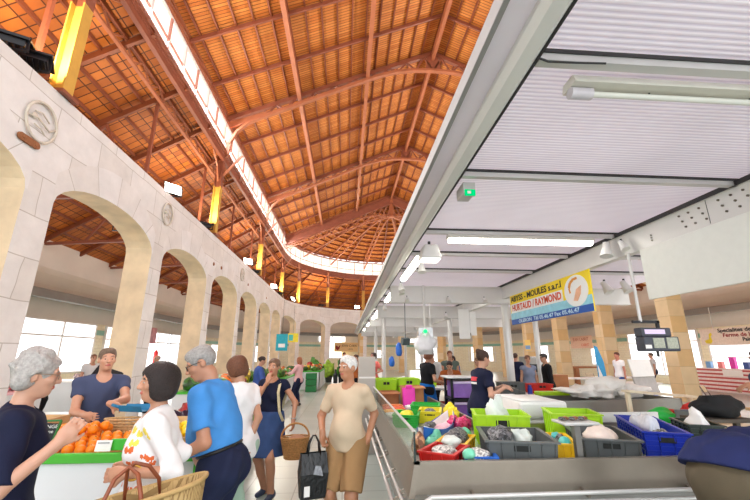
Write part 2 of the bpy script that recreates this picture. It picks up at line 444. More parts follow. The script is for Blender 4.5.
for y, lb in ((6.05,'nearest steel roof truss over the market nave'), (14.05,'second steel roof truss, the first in full view'), (22.05,'third steel roof truss, before the apse beam')): truss(y, lb)
# solid beam where the apse starts
t = thing('apse_beam', 'deep solid steel beam across the nave at the apse', None, (0,CYN,0)); t['kind'] = 'structure'
for sd in (-1,1):
    m = MB()
    for dz,h,w in ((-.62,.62,.06),(-.3,.1,.2),(-.93,.1,.2)): m.bar((CXN+sd*RN,0,ZR0+dz),(CXN,0,ZR1+dz), w, h)
    m.build('web_plate', STEEL, t)
    m = MB()
    for i in range(10):
        f = i/10; a = (CXN+sd*RN*(1-f), 0, ZR0+(ZR1-ZR0)*f-1.0); g = f+.05
        b = (CXN+sd*RN*(1-g), 0, ZR0+(ZR1-ZR0)*g-1.45-(.6*g)); c = (CXN+sd*RN*(1-f-.1), 0, ZR0+(ZR1-ZR0)*(f+.1)-1.0)
        m.bar(a,b,.05); m.bar(b,c,.05)
    m.bar((CXN+sd*RN,0,ZR0-1.2),(CXN,0,13.0),.09,.07)
    m.build('lattice', STEEL_L, t)
# apse roof
m = MB(); NS = 28
for i in range(NS):
    a0, a1 = PI*i/NS, PI*(i+1)/NS
    R = RN+.25
    p = lambda a, r, z: (CXN - r*math.cos(a), CYN + r*math.sin(a), z)
    slab(m, [p(a0,R,zroof(CXN+R)),p(a1,R,zroof(CXN+R)),p(a1,.05,ZR1),p(a0,.05,ZR1)], [(0,a0*R),(0,a1*R),(SL,a1*R*.1),(SL,a0*R*.1)])
ap = tag(m.build('ceiling', BOARD), 'orange boarded half cone roof over the apse', kind='structure')
for i in range(16):
    r = RN*(1-i/16.)
    m = MB(); pts = [(CXN-r*math.cos(PI*k/28), CYN+r*math.sin(PI*k/28), zroof(CXN+r)-.07) for k in range(29)]
    for a,b in zip(pts,pts[1:]): m.bar(a,b,.06,.12)
    m.build('purlin', PURLIN, ap)
hub = (CXN, CYN+.1, 13.0)
m = MB(); m.lathe([(.0,-.12),(.22,-.1),(.28,0),(.2,.1),(.2,1.6),(0,1.7)], hub, 14); m.build('hub', STEEL_L, ap, 'auto')
for k in range(0, 15):
    a = PI*k/14; c, s_ = -math.cos(a), math.sin(a)
    rib = [(CXN+c*r, CYN+.1+s_*r, z) for r,z in ((.2,13.05),(1.2,13.08),(2.5,12.8),(4.4,12.1),(6.4,11.2),(8.5,10.25))]
    m = MB()
    if k % 2 == 0:
        for p_,q in zip(rib,rib[1:]): m.bar(p_,q,.11,.09)
        for (p_,q) in zip(rib[1:],rib[2:]):
            r = math.hypot(q[0]-CXN,q[1]-CYN); m.bar(q,(q[0],q[1],zroof(CXN+r)-.2),.04); m.bar(p_,(q[0],q[1],zroof(CXN+r)-.2),.04)
    m.bar((CXN+c*.2,CYN+s_*.2,ZR1-.22),(CXN+c*RN,CYN+s_*RN,ZR0-.2),.1,.14)
    m.build('rib', STEEL_L if k % 2 == 0 else STEEL, ap)

# clerestory: beam, panes, frames, lattice above, on both sides and round the apse
def clere(side, s0, s1, label, n):
    t = thing('window_clerestory', label, None, (0,0,0)); t['kind'] = 'structure'
    D = (s1-s0)/n
    def seg(mm, s, e, of, z0, z1, w):
        a = wmap(s, of, side); b = wmap(e, of, side); mm.bar((a[0],a[1],(z0+z1)/2),(b[0],b[1],(z0+z1)/2), w, z1-z0)
    m = MB(); m2 = MB(); m3 = MB(); m4 = MB()
    for i in range(n):
        a, b = s0+D*i, s0+D*(i+1)
        pa = MB(); seg(pa, a+.05, b-.05, .12, 9.7, 10.82, .02); pa.build('pane', PANE_CL, t)
        seg(m, a, b, .05, 9.3, 9.62, .26); seg(m, a, b, .0, 9.1, 9.3, .12)
        seg(m2, a, b, .08, 9.62, 9.7, .07); seg(m2, a, b, .08, 10.82, 10.88, .07)
        x, y = wmap(a, .08, side); m2.box(x-.04, x+.04, y-.05, y+.05, 9.65, 10.85)
        seg(m3, a, b, .02, 10.88, 10.95, .08); seg(m3, a, b, .02, 11.12, 11.2, .1)
        for j in range(2):
            q = wmap(a+D*j/2, .02, side); r = wmap(a+D*(j+1)/2, .02, side)
            m3.bar((q[0],q[1],10.93),(r[0],r[1],11.13),.04)
        q = wmap(a, .07, side); r = wmap(b, .07, side); m4.bar((q[0],q[1],10.1),(r[0],r[1],10.1),.04,.05)
        x, y = wmap(a+D*.5, .07, side); m4.box(x-.03,x+.03,y-.03,y+.03,9.7,10.82)
    m.build('wall_beam', STEEL, t); m2.build('frame', WHITE_FRAME, t); m3.build('eave_lattice', STEEL_L, t); m4.build('glazing_bar', mat('rose_glazing_bar',(196,140,124),.6), t)
clere(-1, -2., CYN, 'long white clerestory window band along the left of the nave', 16)
clere(1, -2., CYN, 'white clerestory window band along the right of the nave', 16)
clere(-1, CYN, CYN+ARC, 'curved white clerestory window band round the apse', 14)

# aisle roofs
def aisle(side, nm):
    m = MB(); x0, x1 = CXN+side*(RN-.1), CXN+side*(RO+.1); LS = math.hypot(RO-RN, ZA0-ZA1)
    slab(m, [(x0,YB,ZA0+.05),(x1,YB,ZA1-.05),(x1,CYN,ZA1-.05),(x0,CYN,ZA0+.05)], [(0,YB),(LS,YB),(LS,CYN),(0,CYN)])
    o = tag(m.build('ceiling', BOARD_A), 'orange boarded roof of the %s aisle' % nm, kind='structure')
    n = 11
    for i in range(n+1):
        f = i/n; x = x0+(x1-x0)*f; z = ZA0+(ZA1-ZA0)*f
        m = MB(); m.bar((x,YB,z-.05),(x,CYN,z-.05), .06, .1); m.build('purlin', PURLIN, o)
    y = -4+.05
    while y < CYN:
        m = MB(); m.bar((x0,y,ZA0-.14),(x1,y,ZA1-.14), .09, .16); m.build('rafter', PURLIN, o); y += 2.0
    # tied trusses across the aisle at the pillars
    for k in range(-1,7):
        y = P0+BAY*k
        m = MB(); xw = CXN+side*(RO-.05); xa = CXN+side*(RN+.66)
        m.bar((xa,y,5.9),(xw,y,5.55),.1,.1); zz = lambda x: ZA0+(ZA1-ZA0)*(abs(x-CXN)-RN)/(RO-RN)-.2
        for f0,f1 in ((.05,.25),(.45,.25),(.45,.6),(.75,.6)):
            xb, xt = xa+(xw-xa)*f0, xa+(xw-xa)*f1
            m.bar((xb,y,5.9-.35*f0),(xt,y,zz(xt)),.07)
        m.bar((xa,y,6.1),(xa,y,zz(xa)),.08)
        m.build('aisle_truss', STEEL, o)
    # lattice girder just outside the clerestory
    m = MB(); xg = CXN+side*(RN+.5)
    m.bar((xg,YB,8.75),(xg,CYN,8.75),.09,.07); m.bar((xg,YB,9.12),(xg,CYN,9.12),.09,.07)
    y = YB
    while y < CYN-.1:
        m.bar((xg,y,8.77),(xg,y+.45,9.1),.04); m.bar((xg,y+.45,9.1),(xg,y+.9,8.77),.04); y += .9
    m.build('lattice_girder', STEEL_L, o)
aisle(-1, 'left'); aisle(1, 'right')
m = MB(); NS = 28; LS = math.hypot(RO-RN, ZA0-ZA1)
for i in range(NS):
    a0, a1 = PI*i/NS, PI*(i+1)/NS
    p = lambda a, r, z: (CXN - r*math.cos(a), CYN + r*math.sin(a), z)
    slab(m, [p(a0,RN-.1,ZA0+.05),p(a1,RN-.1,ZA0+.05),p(a1,RO+.2,ZA1-.05),p(a0,RO+.2,ZA1-.05)], [(0,a0*RN),(0,a1*RN),(LS,a1*RO),(LS,a0*RO)])
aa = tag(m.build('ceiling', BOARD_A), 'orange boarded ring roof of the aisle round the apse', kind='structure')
for i in range(11):
    f = i/10; r = RN+(RO-RN)*f; z = ZA0+(ZA1-ZA0)*f-.06
    m = MB(); pts = [(CXN-r*math.cos(PI*k/28), CYN+r*math.sin(PI*k/28), z) for k in range(29)]
    for a,b in zip(pts,pts[1:]): m.bar(a,b,.07,.12)
    m.build('purlin', PURLIN, aa)
for k in range(15):
    a = PI*k/14; c, s_ = -math.cos(a), math.sin(a)
    m = MB(); m.bar((CXN+c*RN,CYN+s_*RN,ZA0-.15),(CXN+c*RO,CYN+s_*RO,ZA1-.15),.08,.14)
    if k % 2 == 0:
        m.bar((CXN+c*(RN+.7),CYN+s_*(RN+.7),5.9),(CXN+c*RO,CYN+s_*RO,5.6),.1)
        m.bar((CXN+c*(RN+.8),CYN+s_*(RN+.8),5.9),(CXN+c*(RN+2.2),CYN+s_*(RN+2.2),ZA0-1.5),.07)
        m.bar((CXN+c*(RN+3.4),CYN+s_*(RN+3.4),5.8),(CXN+c*(RN+2.2),CYN+s_*(RN+2.2),ZA0-1.5),.07)
    m.build('rafter', PURLIN, aa)

# posts standing on the arcade under the clerestory, floodlight yellow put into the lower shaft colour, plain steel above
def post(s, side, label):
    x, y = wmap(s, .1, side)
    t = thing('roof_post', label, None, (x,y,6.0)); t['kind'] = 'structure'; t['group'] = 'roof posts on the arcades'
    x2, y2 = wmap(s, .02, side); dx, dy = x2-x, y2-y
    m = MB(); m.box(-.11,.11,-.02,.02,0,2.0); m.box(-.13,-.1,-.12,.12,0,2.0); m.box(.1,.13,-.12,.12,0,2.0); m.build('shaft', LIT_POST, t)
    m = MB(); m.box(-.11,.11,-.02,.02,2.0,3.3); m.box(-.13,-.1,-.12,.12,2.0,3.3); m.box(.1,.13,-.12,.12,2.0,3.3); m.box(-.2,.2,-.2,.2,0,.06); m.build('upper_shaft', STEEL, t)
    m = MB()
    if s <= CYN:
        for d in (-1,1):
            pts = [(0,d*.1,2.2),(0,d*.35,2.75),(0,d*.9,3.15)]
            for a,b in zip(pts,pts[1:]): m.bar(a,b,.06,.05)
    else:
        for d in (-1,1): m.bar((0,0,2.2),(d*.6,0,3.1),.05)
    m.bar((0,0,2.3),(-side*.8 if s<=CYN else 0, 0 if s<=CYN else -.8, 3.4),.07)
    m.build('brace', STEEL_L, t)
for k in range(-1,7):
    if k % 2 == 0:
        post(P0+BAY*k, -1, 'ochre post on the left arcade, the %s under the clerestory' % {0:'nearest one',2:'second from the front',4:'third from the front',6:'one at the start of the apse'}[k])
        post(P0+BAY*k, 1, 'yellow-lit post on the right arcade hidden by the stall canopy roof')
for k in range(1,7): post(CYN+BAY_A*k, -1, 'yellow-lit post standing on the curved arcade of the apse')

# grey roller-blind cassettes above the shop fronts
for side, nm in ((-1,'left'),(1,'right')):
    m = MB(); S = [YB] + [CYN*i/10 for i in range(1,11)] + [CYN + PI*RN/2*i/16 for i in range(1,17)]
    for a,b in zip(S,S[1:]):
        q = wmap(a,RO-RN+.22,side); r = wmap(b,RO-RN+.22,side); m.bar((q[0],q[1],3.86),(r[0],r[1],3.86),.34,.3)
        q = wmap(a,RO-RN+.12,side); r = wmap(b,RO-RN+.12,side); m.bar((q[0],q[1],3.72),(r[0],r[1],3.72),.1,.05)
    tag(m.build('trim_blind_box', mat('grey_blind_box',(150,148,144),.5,.2,.06,3)), 'grey roller blind box along the %s shop fronts' % nm, kind='structure')
# ---------------------------------------------------------------- daylit shop windows in the outer walls
WN = [0]
def shop_window(s, side, w, z0, z1, label, e=1.0):
    WN[0] += 1
    x, y = wmap(s, RO-RN+.66, side)
    if s <= CYN: ang = -PI/2*side
    else: ang = math.atan2(CYN-y, CXN-x) + PI/2                   # local -Y faces into the hall
    if s <= CYN: ang = PI/2 if side > 0 else -PI/2
    ang = {True: (-PI/2 if side>0 else PI/2)}.get(s <= CYN, ang)
    t = tag(empty('window_%d' % WN[0], (x,y,0), ang), label, None, None, 'structure')
    # local frame: +X along the wall, -Y outwards or inwards is settled by 'n'
    c = Vector((CXN-x, CYN-y, 0)) if s > CYN else Vector((-side,0,0)); c.normalize()
    loc = Matrix.Rotation(-ang,3,'Z') @ c                             # inward direction in local axes
    d = loc.y
    m = MB(); m.box(-w/2, w/2, min(d*.0,d*.02), max(d*.0,d*.02), z0, z1); m.build('pane', PANE_W, t)
    m = MB()
    for xx in (-w/2, 0, w/2): m.box(xx-.04, xx+.04, -.06, .06, z0, z1)
    for zz in (z0, z1, z1-.6): m.box(-w/2, w/2, -.055, .055, zz-.035, zz+.035)
    m.build('frame', WHITE_FRAME, t)
    l = light('window_daylight', 'AREA', (x+c.x*.12, y+c.y*.12, (z0+z1)/2), WIN_W*e*w*(z1-z0), (1,.98,.95), w*.95, sizey=(z1-z0)*.95)
    l.rotation_euler = c.to_track_quat('-Z','Y').to_euler()
    if s <= CYN: l.rotation_euler = (PI/2, 0, PI/2 if side < 0 else -PI/2); l.rotation_euler = Vector((-side,0,0)).to_track_quat('-Z','Y').to_euler()
    return t
for k,y in enumerate((5.5, 10.4, 16.9, 21.6, 25.2, 28.4)):
    shop_window(y, -1, 3.6 if k != 2 else 4.2, .95, 3.0, 'bright shop window in the left outer wall, number %s from the front' % ('one','two','three','four','five','six')[k])
for k,y in enumerate((4.5, 10.2, 16.8, 22.3, 27.9)):
    shop_window(y, 1, (4.2,4.2,4.6,5.2,2.4)[k], .5 if k == 3 else .95, 3.0 if k == 3 else 2.15, 'bright shop window in the right outer wall, number %s from the front' % ('one','two','three','four','five')[k])
for k,f in enumerate((.1,.22,.39,.51,.62,.75,.88)):
    w_, z0, z1 = ((2.2,1.0,2.5),(2.2,1.,2.5),(3.2,1.3,3.7),(1.0,1.3,2.2),(4.2,.1,3.5),(3.,1.,2.5),(3.,1.,2.5))[k]
    shop_window(CYN+PI*RO*f*RN/RO, -1, w_, z0, z1, 'bright window in the curved end wall, number %s from the left' % ('one','two','three','four','five','six','seven')[k])
# ------------------------------------------------------------------ camera, sky, lamps
cam = bpy.data.cameras.new('camera'); cam.sensor_width = 36; cam.lens = 379/750*36; cam.clip_end = 200
co = bpy.data.objects.new('camera', cam); COL.objects.link(co); SC.camera = co
co.location = (0,0,1.65)
co.rotation_euler = (PI/2 + math.atan(105/379), 0, -math.radians(4.36))
w = bpy.data.worlds.new('sky'); SC.world = w; w.use_nodes = True
bg = w.node_tree.nodes['Background']; bg.inputs['Color'].default_value = (.93,.965,1,1); bg.inputs['Strength'].default_value = WORLD_S
SC.view_settings.view_transform = 'Standard'; SC.view_settings.look = 'None'; SC.view_settings.gamma = 1; SC.view_settings.use_curve_mapping = False
SC.view_settings.exposure = EXPO
SC.cycles.use_denoising = True
SC.cycles.max_bounces = 8; SC.cycles.diffuse_bounces = 4; SC.cycles.caustics_reflective = False; SC.cycles.caustics_refractive = False
SC.cycles.sample_clamp_indirect = 6

# ------------------------------------------------------------------ canopy over the fish stalls
ALU = mat('grey_white_aluminium', (205,203,200), .35, .35, .04, 3)
ALU_W = mat('white_painted_metal', (224,222,218), .4, .1, .03, 3)
ALU_D = mat('dark_rubber_gasket', (44,42,42), .6, 0, 0)
def poly_mat():
    m = bpy.data.materials.new('ribbed_polycarbonate'); m.use_nodes = True
    N, L = nodes_of(m); b = N['Principled BSDF']
    tc = N.new('ShaderNodeTexCoord')
    wv = N.new('ShaderNodeTexWave'); wv.wave_type = 'BANDS'; wv.bands_direction = 'Y'; wv.wave_profile = 'SIN'
    wv.inputs['Scale'].default_value = 9.; wv.inputs['Distortion'].default_value = .15; wv.inputs['Detail'].default_value = 1
    L.new(tc.outputs['Object'], wv.inputs['Vector'])
    r = N.new('ShaderNodeValToRGB'); r.color_ramp.elements[0].color = srgb(226,224,234); r.color_ramp.elements[1].color = srgb(250,250,254)
    r.color_ramp.elements[0].position = .1; r.color_ramp.elements[1].position = .6
    L.new(wv.outputs['Fac'], r.inputs['Fac'])
    n = N.new('ShaderNodeTexNoise'); n.inputs['Scale'].default_value = 1.1; n.inputs['Detail'].default_value = 3; L.new(tc.outputs['Object'], n.inputs['Vector'])
    mr = N.new('ShaderNodeMapRange'); mr.inputs['To Min'].default_value = .86; mr.inputs['To Max'].default_value = 1.08; L.new(n.outputs['Fac'], mr.inputs['Value'])
    sc = N.new('ShaderNodeVectorMath'); sc.operation = 'SCALE'; L.new(r.outputs['Color'], sc.inputs[0]); L.new(mr.outputs[0], sc.inputs['Scale'])
    L.new(sc.outputs[0], b.inputs['Base Color']); b.inputs['Roughness'].default_value = .3
    bp = N.new('ShaderNodeBump'); bp.inputs['Strength'].default_value = .5; bp.inputs['Distance'].default_value = .02
    L.new(wv.outputs['Fac'], bp.inputs['Height']); L.new(bp.outputs['Normal'], b.inputs['Normal'])
    tr = N.new('ShaderNodeBsdfTranslucent'); L.new(sc.outputs[0], tr.inputs['Color'])
    mx = N.new('ShaderNodeMixShader'); mx.inputs[0].default_value = .52
    L.new(b.outputs[0], mx.inputs[1]); L.new(tr.outputs[0], mx.inputs[2]); L.new(mx.outputs[0], N['Material Output'].inputs['Surface'])
    return m
POLY = poly_mat()
ZC = 3.1; YC0, YC1 = .4, 28.
X2 = 3.44                                   # second beam
t = thing('stall_canopy', 'long flat canopy of ribbed translucent panels over the fish stalls', 'canopy', (0,0,0)); CAN = t
m = MB(); m.box(.635,.665,YC0,YC1,ZC-.01,ZC+.09); m.build('edge_lip', mat('grey_edge_lip',(150,148,146),.5,.2,.04,3), t, bevel=.004)
m = MB(); m.box(.66,.81,YC0,YC1,ZC+.03,ZC+.05); m.build('edge_strip', mat('lilac_grey_strip',(240,230,240),.4,0,.04,2), t)
m = MB(); m.prism([(.80,ZC+.0),(.83,ZC-.035),(.90,ZC-.035),(.935,ZC),(.935,ZC+.12),(.80,ZC+.12)], YC0, YC1, 'Y'); m.box(.935,.965,YC0,YC1,ZC+.02,ZC+.09); m.build('edge_beam', ALU_W, t)
m = MB(); m.box(.936,.952,YC0,YC1,ZC-.004,ZC+.012); m.build('gasket', ALU_D, t)
bars = [1.55, 2.85, 4.4, 5.45, 6.6, 8.6, 9.8, 11., 12.2, 13.4, 14.6, 15.8, 17., 18.2, 19.4, 20.6, 21.8, 23., 24.2, 25.4, 26.6]
edges = [YC0]+bars+[YC1]
for i in range(len(edges)-1):
    m = MB(); m.box(.96, 6.4, edges[i]+.02, edges[i+1]-.02, ZC+.06, ZC+.075); m.build('roof_panel', POLY, t)
for y in bars:
    m = MB(); m.box(.955, 6.4, y-.025, y+.03, ZC-.005, ZC+.06); m.build('cross_bar', ALU, t)
    m = MB(); m.box(.955, 6.4, y-.034, y-.026, ZC+.036, ZC+.058); m.build('gasket', ALU_D, t)
for yg in (8.15, 11.6, 15.2, 19.2, 23.4):
    m = MB(); m.box(.96, 6.4, yg-.04, yg+.04, ZC-.34, ZC-.02); m.box(.96,6.4,yg-.08,yg+.08,ZC-.02,ZC); m.box(.96,6.4,yg-.07,yg+.07,ZC-.36,ZC-.34); m.build('girder', ALU_W, t)
# bolted edge beam along the stall
m = MB(); m.box(X2, X2+.04, YC0, YC1, ZC-.245, ZC-.005); m.box(X2-.03, X2+.12, YC0, YC1, ZC-.005, ZC+.03); m.box(X2,X2+.1,YC0,YC1,ZC-.26,ZC-.245); m.build('bolted_beam', ALU_W, t)
m = MB(); m.box(X2-.04,X2-.03,YC0,YC1,ZC-.01,ZC+.035); m.build('gasket', ALU_D, t)
m = MB(); m.box(X2-.003, X2+.001, 3.148, 3.152, ZC-.245, ZC-.01); m.build('splice_joint', ALU_D, t)
BOLT = mat('grey_bolt_head', (120,112,100), .4, .7, .1, 20)
m = MB()
for dy in (-.33,-.22,-.1,.1,.22,.33):
    for dz in (-.06,-.125,-.19):
        m.lathe([(.011,0),(.011,.012),(.006,.016)], (X2-.001, 3.15+dy+dz*.4, ZC+dz), 6, (-1,0,0))
for dz in (-.14,-.17,-.2): m.lathe([(.009,0),(.009,.012),(.004,.016)], (X2-.001, 3.85, ZC+dz), 6, (-1,0,0))
m.build('bolt', BOLT, t)
m = MB(); m.lathe([(.085,0),(.085,ZC-.02)], (3.62,8.45,0), 20); m.box(3.5,3.74,8.33,8.57,0,.02); m.build('post', ALU, t, 'auto')
for (x,y) in ((3.62,13.2),(3.62,18.4),(1.5,15.2),(1.5,19.2),(3.62,23.4),(5.9,11.6)):
    m = MB(); m.lathe([(.08,0),(.08,ZC-.02)], (x,y,0), 16); m.box(x-.12,x+.12,y-.12,y+.12,0,.02); m.build('post', ALU, t, 'auto')
# dark cables on the near bar
m = MB(); m.tube([(.93,1.5,ZC-.02),(1.0,1.53,ZC-.012),(1.1,1.52,ZC-.02),(1.3,1.52,ZC-.012)], .006, 6); m.build('cable', ALU_D, t)

TUBE_ON = emit_mat('lit_fluorescent_tube', (255,250,240), 9.)
TUBE_OFF = mat('unlit_tube_glass', (214,214,204), .2, 0, .02)
FIX = mat('cream_light_housing', (206,202,190), .4, 0, .05, 8)
def fluo(y, x0, x1, label, on=True, dropz=.0, grp=None, rot=0):
    t = thing('fluorescent_light', label, 'light', ((x0+x1)/2, y, ZC-.009-dropz), rot, grp); L2 = (x1-x0)/2
    m = MB(); m.prism([(-.06,-.035),(-.045,-.0),(.045,0),(.06,-.035),(.06,-.05),(-.06,-.05)], -L2, L2, 'X'); m.build('housing', FIX, t)
    if on:
        m = MB(); m.prism([(-.055,-.05),(-.05,-.085),(-.02,-.1),(.02,-.1),(.05,-.085),(.055,-.05)], -L2+.02, L2-.02, 'X'); m.build('lit_diffuser', TUBE_ON, t)
    else:
        m = MB(); m.tube([(-L2+.06,0,-.08),(L2-.06,0,-.08)], .016, 12); m.build('tube', TUBE_OFF, t, 'auto')
        for s in (-1,1):
            m = MB(); m.tube([(s*(L2-.12),0,-.08),(s*(L2-.0),0,-.08)], .032, 12); m.build('end_cap', mat('pale_lilac_cap',(196,190,194),.4), t, 'auto')
        m = MB()
        for x in (-.3,.3): m.tube([(x,0,-.05),(x+.01,.015,-.066),(x+.015,0,-.085)], .005, 6)
        m.build('clip', ALU_D, t)
    return t
fluo(1.66, 1.18, 2.7, 'unlit fluorescent batten under the nearest canopy bar', False)
fluo(4.42, 1.24, 3.12, 'lit fluorescent batten across the canopy above the navy vendor')
def fluo_y(x, y0, y1, label, g=None):
    return fluo((y0+y1)/2, x-(y1-y0)/2, x+(y1-y0)/2, label, True, .02, g, PI/2)
fluo_y(1.05, 5.2, 6.9, 'lit fluorescent batten along the canopy edge, nearest of its row')
for i,(a,b) in enumerate(((8.5,9.9),(12.0,13.3),(13.6,14.9),(17,18.4),(20.5,22))):
    fluo_y(1.05, a, b, 'lit fluorescent batten further along the canopy edge over the distant stalls', 'distant edge battens')
for (x,y) in ((2.6,9.3),(2.6,12.9),(2.6,16.6),(4.6,13.5),(4.6,9.5)):
    fluo(y, x-.75, x+.75, 'lit fluorescent batten across the canopy over the rear stalls', True, .03, 'rear battens')

LAMP_W = mat('white_lamp_housing', (232,230,226), .35, 0, .02)
LAMP_ON = emit_mat('lit_spot_lens', (255,240,205), 12.)
def spot(x, y, z, label, aim=(0,0,-1), s=1., grp=None, metal=False):
    t = thing('spot_lamp', label, 'lamp', (x,y,z), 0, grp)
    m = MB(); m.tube([(0,0,0),(0,0,-.05*s)], .012*s, 8); m.build('stem', ALU_D, t)
    a = Vector(aim).normalized(); c = Vector((0,0,-.07*s))
    m = MB(); m.lathe([(.0,-.05*s),(.03*s,-.045*s),(.035*s,.0),(.055*s,.08*s),(.06*s,.1*s),(.05*s,.098*s)], c, 14, a); m.build('shade', LAMP_W if not metal else ALU, t, 'auto')
    m = MB(); m.lathe([(.0,.09*s),(.048*s,.088*s),(.0,.0895*s)], c, 14, a); m.build('bulb', LAMP_ON, t)
    return t
spot(3.3, 4.42, ZC-.03, 'white spot lamp at the right end of the lit batten', (-.2,-.1,-1), 1.3)
spot(3.34, 4.2, ZC-.08, 'small white spot lamp on the bolted beam beside the batten', (.1,-.5,-1), .9)
# metal reflector flood under the canopy edge
t = thing('reflector_lamp', 'large metal reflector lamp hanging from the canopy edge beam', 'lamp', (1.08,4.75,ZC-.05))
m = MB(); m.prism([(-.09,-.02),(.09,-.02),(.14,-.2),(-.14,-.2)], -.13, .13, 'Y'); m.build('reflector', ALU, t, bevel=.02)
m = MB(); m.box(-.12,.12,-.11,.11,-.215,-.2); m.build('lens', emit_mat('lit_lens_soft',(255,250,240),2.5), t)
m = MB(); m.bar((0,0,.05),(0,0,-.02),.03); m.build('bracket', ALU_D, t)
spot(1.02, 5.0, ZC-.2, 'white spot lamp below the metal reflector lamp', (0,-.2,-1), 1.)
for i,(x,y) in enumerate(((1.05,7.2),(1.1,7.6),(1.05,8.3),(1.05,10.4),(1.05,13.2),(1.05,16.2),(1.05,19.5))):
    spot(x, y, ZC-.08, 'white spot lamp on the far run of the canopy edge', (.2,-.3,-1), 1.1, 'edge spot lamps')
for x in (1.3,2.2,3.0):
    spot(x, 8.05, ZC-.22, 'spot lamp on the front face of the white cross girder', (0,-.7,-.8), .8, 'girder spot lamps')
for (x,y) in ((4.35,6.6),(4.7,6.5),(5.0,6.4)):
    spot(x, y, ZC-.12, 'white spot lamp hanging right of the yellow fish stall sign', (.2,-.4,-1), 1.5, 'spot lamps right of the sign')
for (x,y) in ((3.3,10.8),(3.0,11.3)):
    spot(x, y, ZC-.2, 'spot lamp over the rear stalls left of the yellow sign', (-.2,-.5,-.8), 1.2, 'rear spot lamps')
# exit sign
t = thing('exit_sign', 'small lit green emergency exit sign on the canopy edge beam', 'sign', (1.04,3.05,ZC-.03))
m = MB(); m.box(-.05,.06,-.1,.1,-.07,.03); m.build('housing', ALU, t, bevel=.006)
m = MB(); m.box(-.04,.05,-.115,-.1,-.1,-.045); m.build('green_panel', emit_mat('green_exit_glow',(0,190,110),1.2), t)
m = MB(); m.box(-.02,.01,-.118,-.115,-.085,-.06); m.build('pictogram', LAMP_W, t)

# floodlights on the arcades (lamp housing on a bracket, lens, light)
BLACKM = mat('black_metal', (28,28,32), .45, .3, .1, 10)
def flood(x, y, z, aim, label, e=0., lit=True, s=1., col=(1,.93,.8), grp=None):
    t = thing('floodlight', label, 'floodlight', (x,y,z), 0, grp)
    a = Vector(aim).normalized(); q = a.to_track_quat('Z','Y').to_matrix()
    def M(mb): 
        mb.v = [tuple(q @ Vector(p) + Vector((0,0,.24*s))) for p in mb.v]; return mb
    m = MB(); m.prism([(-.22*s,-.16*s),(.22*s,-.16*s),(.22*s,.16*s),(-.22*s,.16*s)], -.04*s, .0, 'Z'); m.prism([(-.17*s,-.11*s),(.17*s,-.11*s),(.17*s,.11*s),(-.17*s,.11*s)], -.13*s, -.04*s, 'Z')
    for i in range(5): m.box(-.15*s+i*.07*s,-.14*s+i*.07*s,-.1*s,.1*s,-.16*s,-.13*s)
    M(m).build('housing', BLACKM, t, bevel=.004)
    m = MB(); m.box(-.2*s,.2*s,-.14*s,.14*s,.0,.006); M(m).build('lens', emit_mat('floodlight_glare',(255,252,240),14.) if lit else mat('dark_glass',(40,44,50),.1), t)
    m = MB()
    for d in (-1,1): m.bar((d*.24*s,0,.24*s),(d*.24*s,0,.03),.03,.015)
    m.bar((-.25*s,0,.02),(.25*s,0,.02),.05,.03); m.build('bracket', BLACKM, t)
    if e > 0:
        l = light('floodlight_beam', 'AREA', (x,y,z), e, col, .35*s); l.location = Vector((x,y,z+.24*s)) + a*.05
        l.rotation_euler = a.to_track_quat('-Z','Y').to_euler(); l.data.spread = math.radians(165)
    return t
EF = FLOOD_W
A = (-5.0,)
flood(-5.15,5.1,6.06,(.1,-.2,1),'black floodlight on the arcade top at the picture edge',EF*.32,False,1.1,(1,.88,.66))
flood(-5.15,5.55,6.06,(-.15,.3,1),'black floodlight on the arcade beside the nearest yellow-lit post',EF*.32,False,1.1,(1,.88,.66))
flood(-5.1,10.6,6.06,(.75,-.75,.3),'lit floodlight with strong glare above the second arcade pillar',EF*.5,True,1.1)
flood(-5.2,13.6,6.06,(.1,-.1,1),'black floodlight at the foot of the second yellow-lit post',EF*.38,False,1.1,(1,.88,.66))
flood(-5.1,19.5,6.06,(.7,-.75,.35),'lit floodlight on the arcade just before the third yellow-lit post',EF*.5,True,1.1)
flood(-5.2,21.6,6.06,(.1,-.1,1),'black floodlight at the foot of the third yellow-lit post',EF*.38,False,1.1,(1,.88,.66))
flood(-5.1,26.9,6.06,(.7,-.75,.35),'lit floodlight on the arcade just before the apse',EF*.5,True,1.1)
flood(-5.1,29.6,6.06,(.2,-.1,1),'black floodlight at the foot of the yellow-lit post where the apse starts',EF*.38,False,1.1,(1,.88,.66))
for k in range(1,7):
    s = CYN+BAY_A*k-.6; x,y = wmap(s,.25); c = Vector((CXN-x,CYN-y,0)).normalized()
    flood(x,y,6.06,(c.x*.8,c.y*.8,.4) if k%2 else (c.x*.1,c.y*.1,1),'floodlight on the curved arcade of the apse',EF*.6,bool(k%2),1.2,(1,.88,.66),'apse floodlights')
for k in range(0,6):
    y = 6+k*4.2
    flood(12.6,y,6.06,(-.1,0,1),'floodlight on the right arcade above the stall canopy',EF*.7,False,1.1,(1,.88,.66),'floodlights on the right arcade')
# pendant flood under the aisle roof, seen through the first arch
flood(-6.6,11.1,5.15,(.3,-.6,-.75),'lit floodlight hanging under the left aisle roof behind the first arch',EF*.12,True,1.1)

# daylight through the clerestory bands
for sd in (-1,1):
    for k in range(4):
        l = light('clerestory_daylight','AREA',(CXN+sd*(RN-.06),1.8+8*k,10.25),CLER_W/4,(.9,.95,1),7.8,None,sizey=1.0)
        l.rotation_euler = Vector((-sd,0,-.55)).to_track_quat('-Z','Y').to_euler()
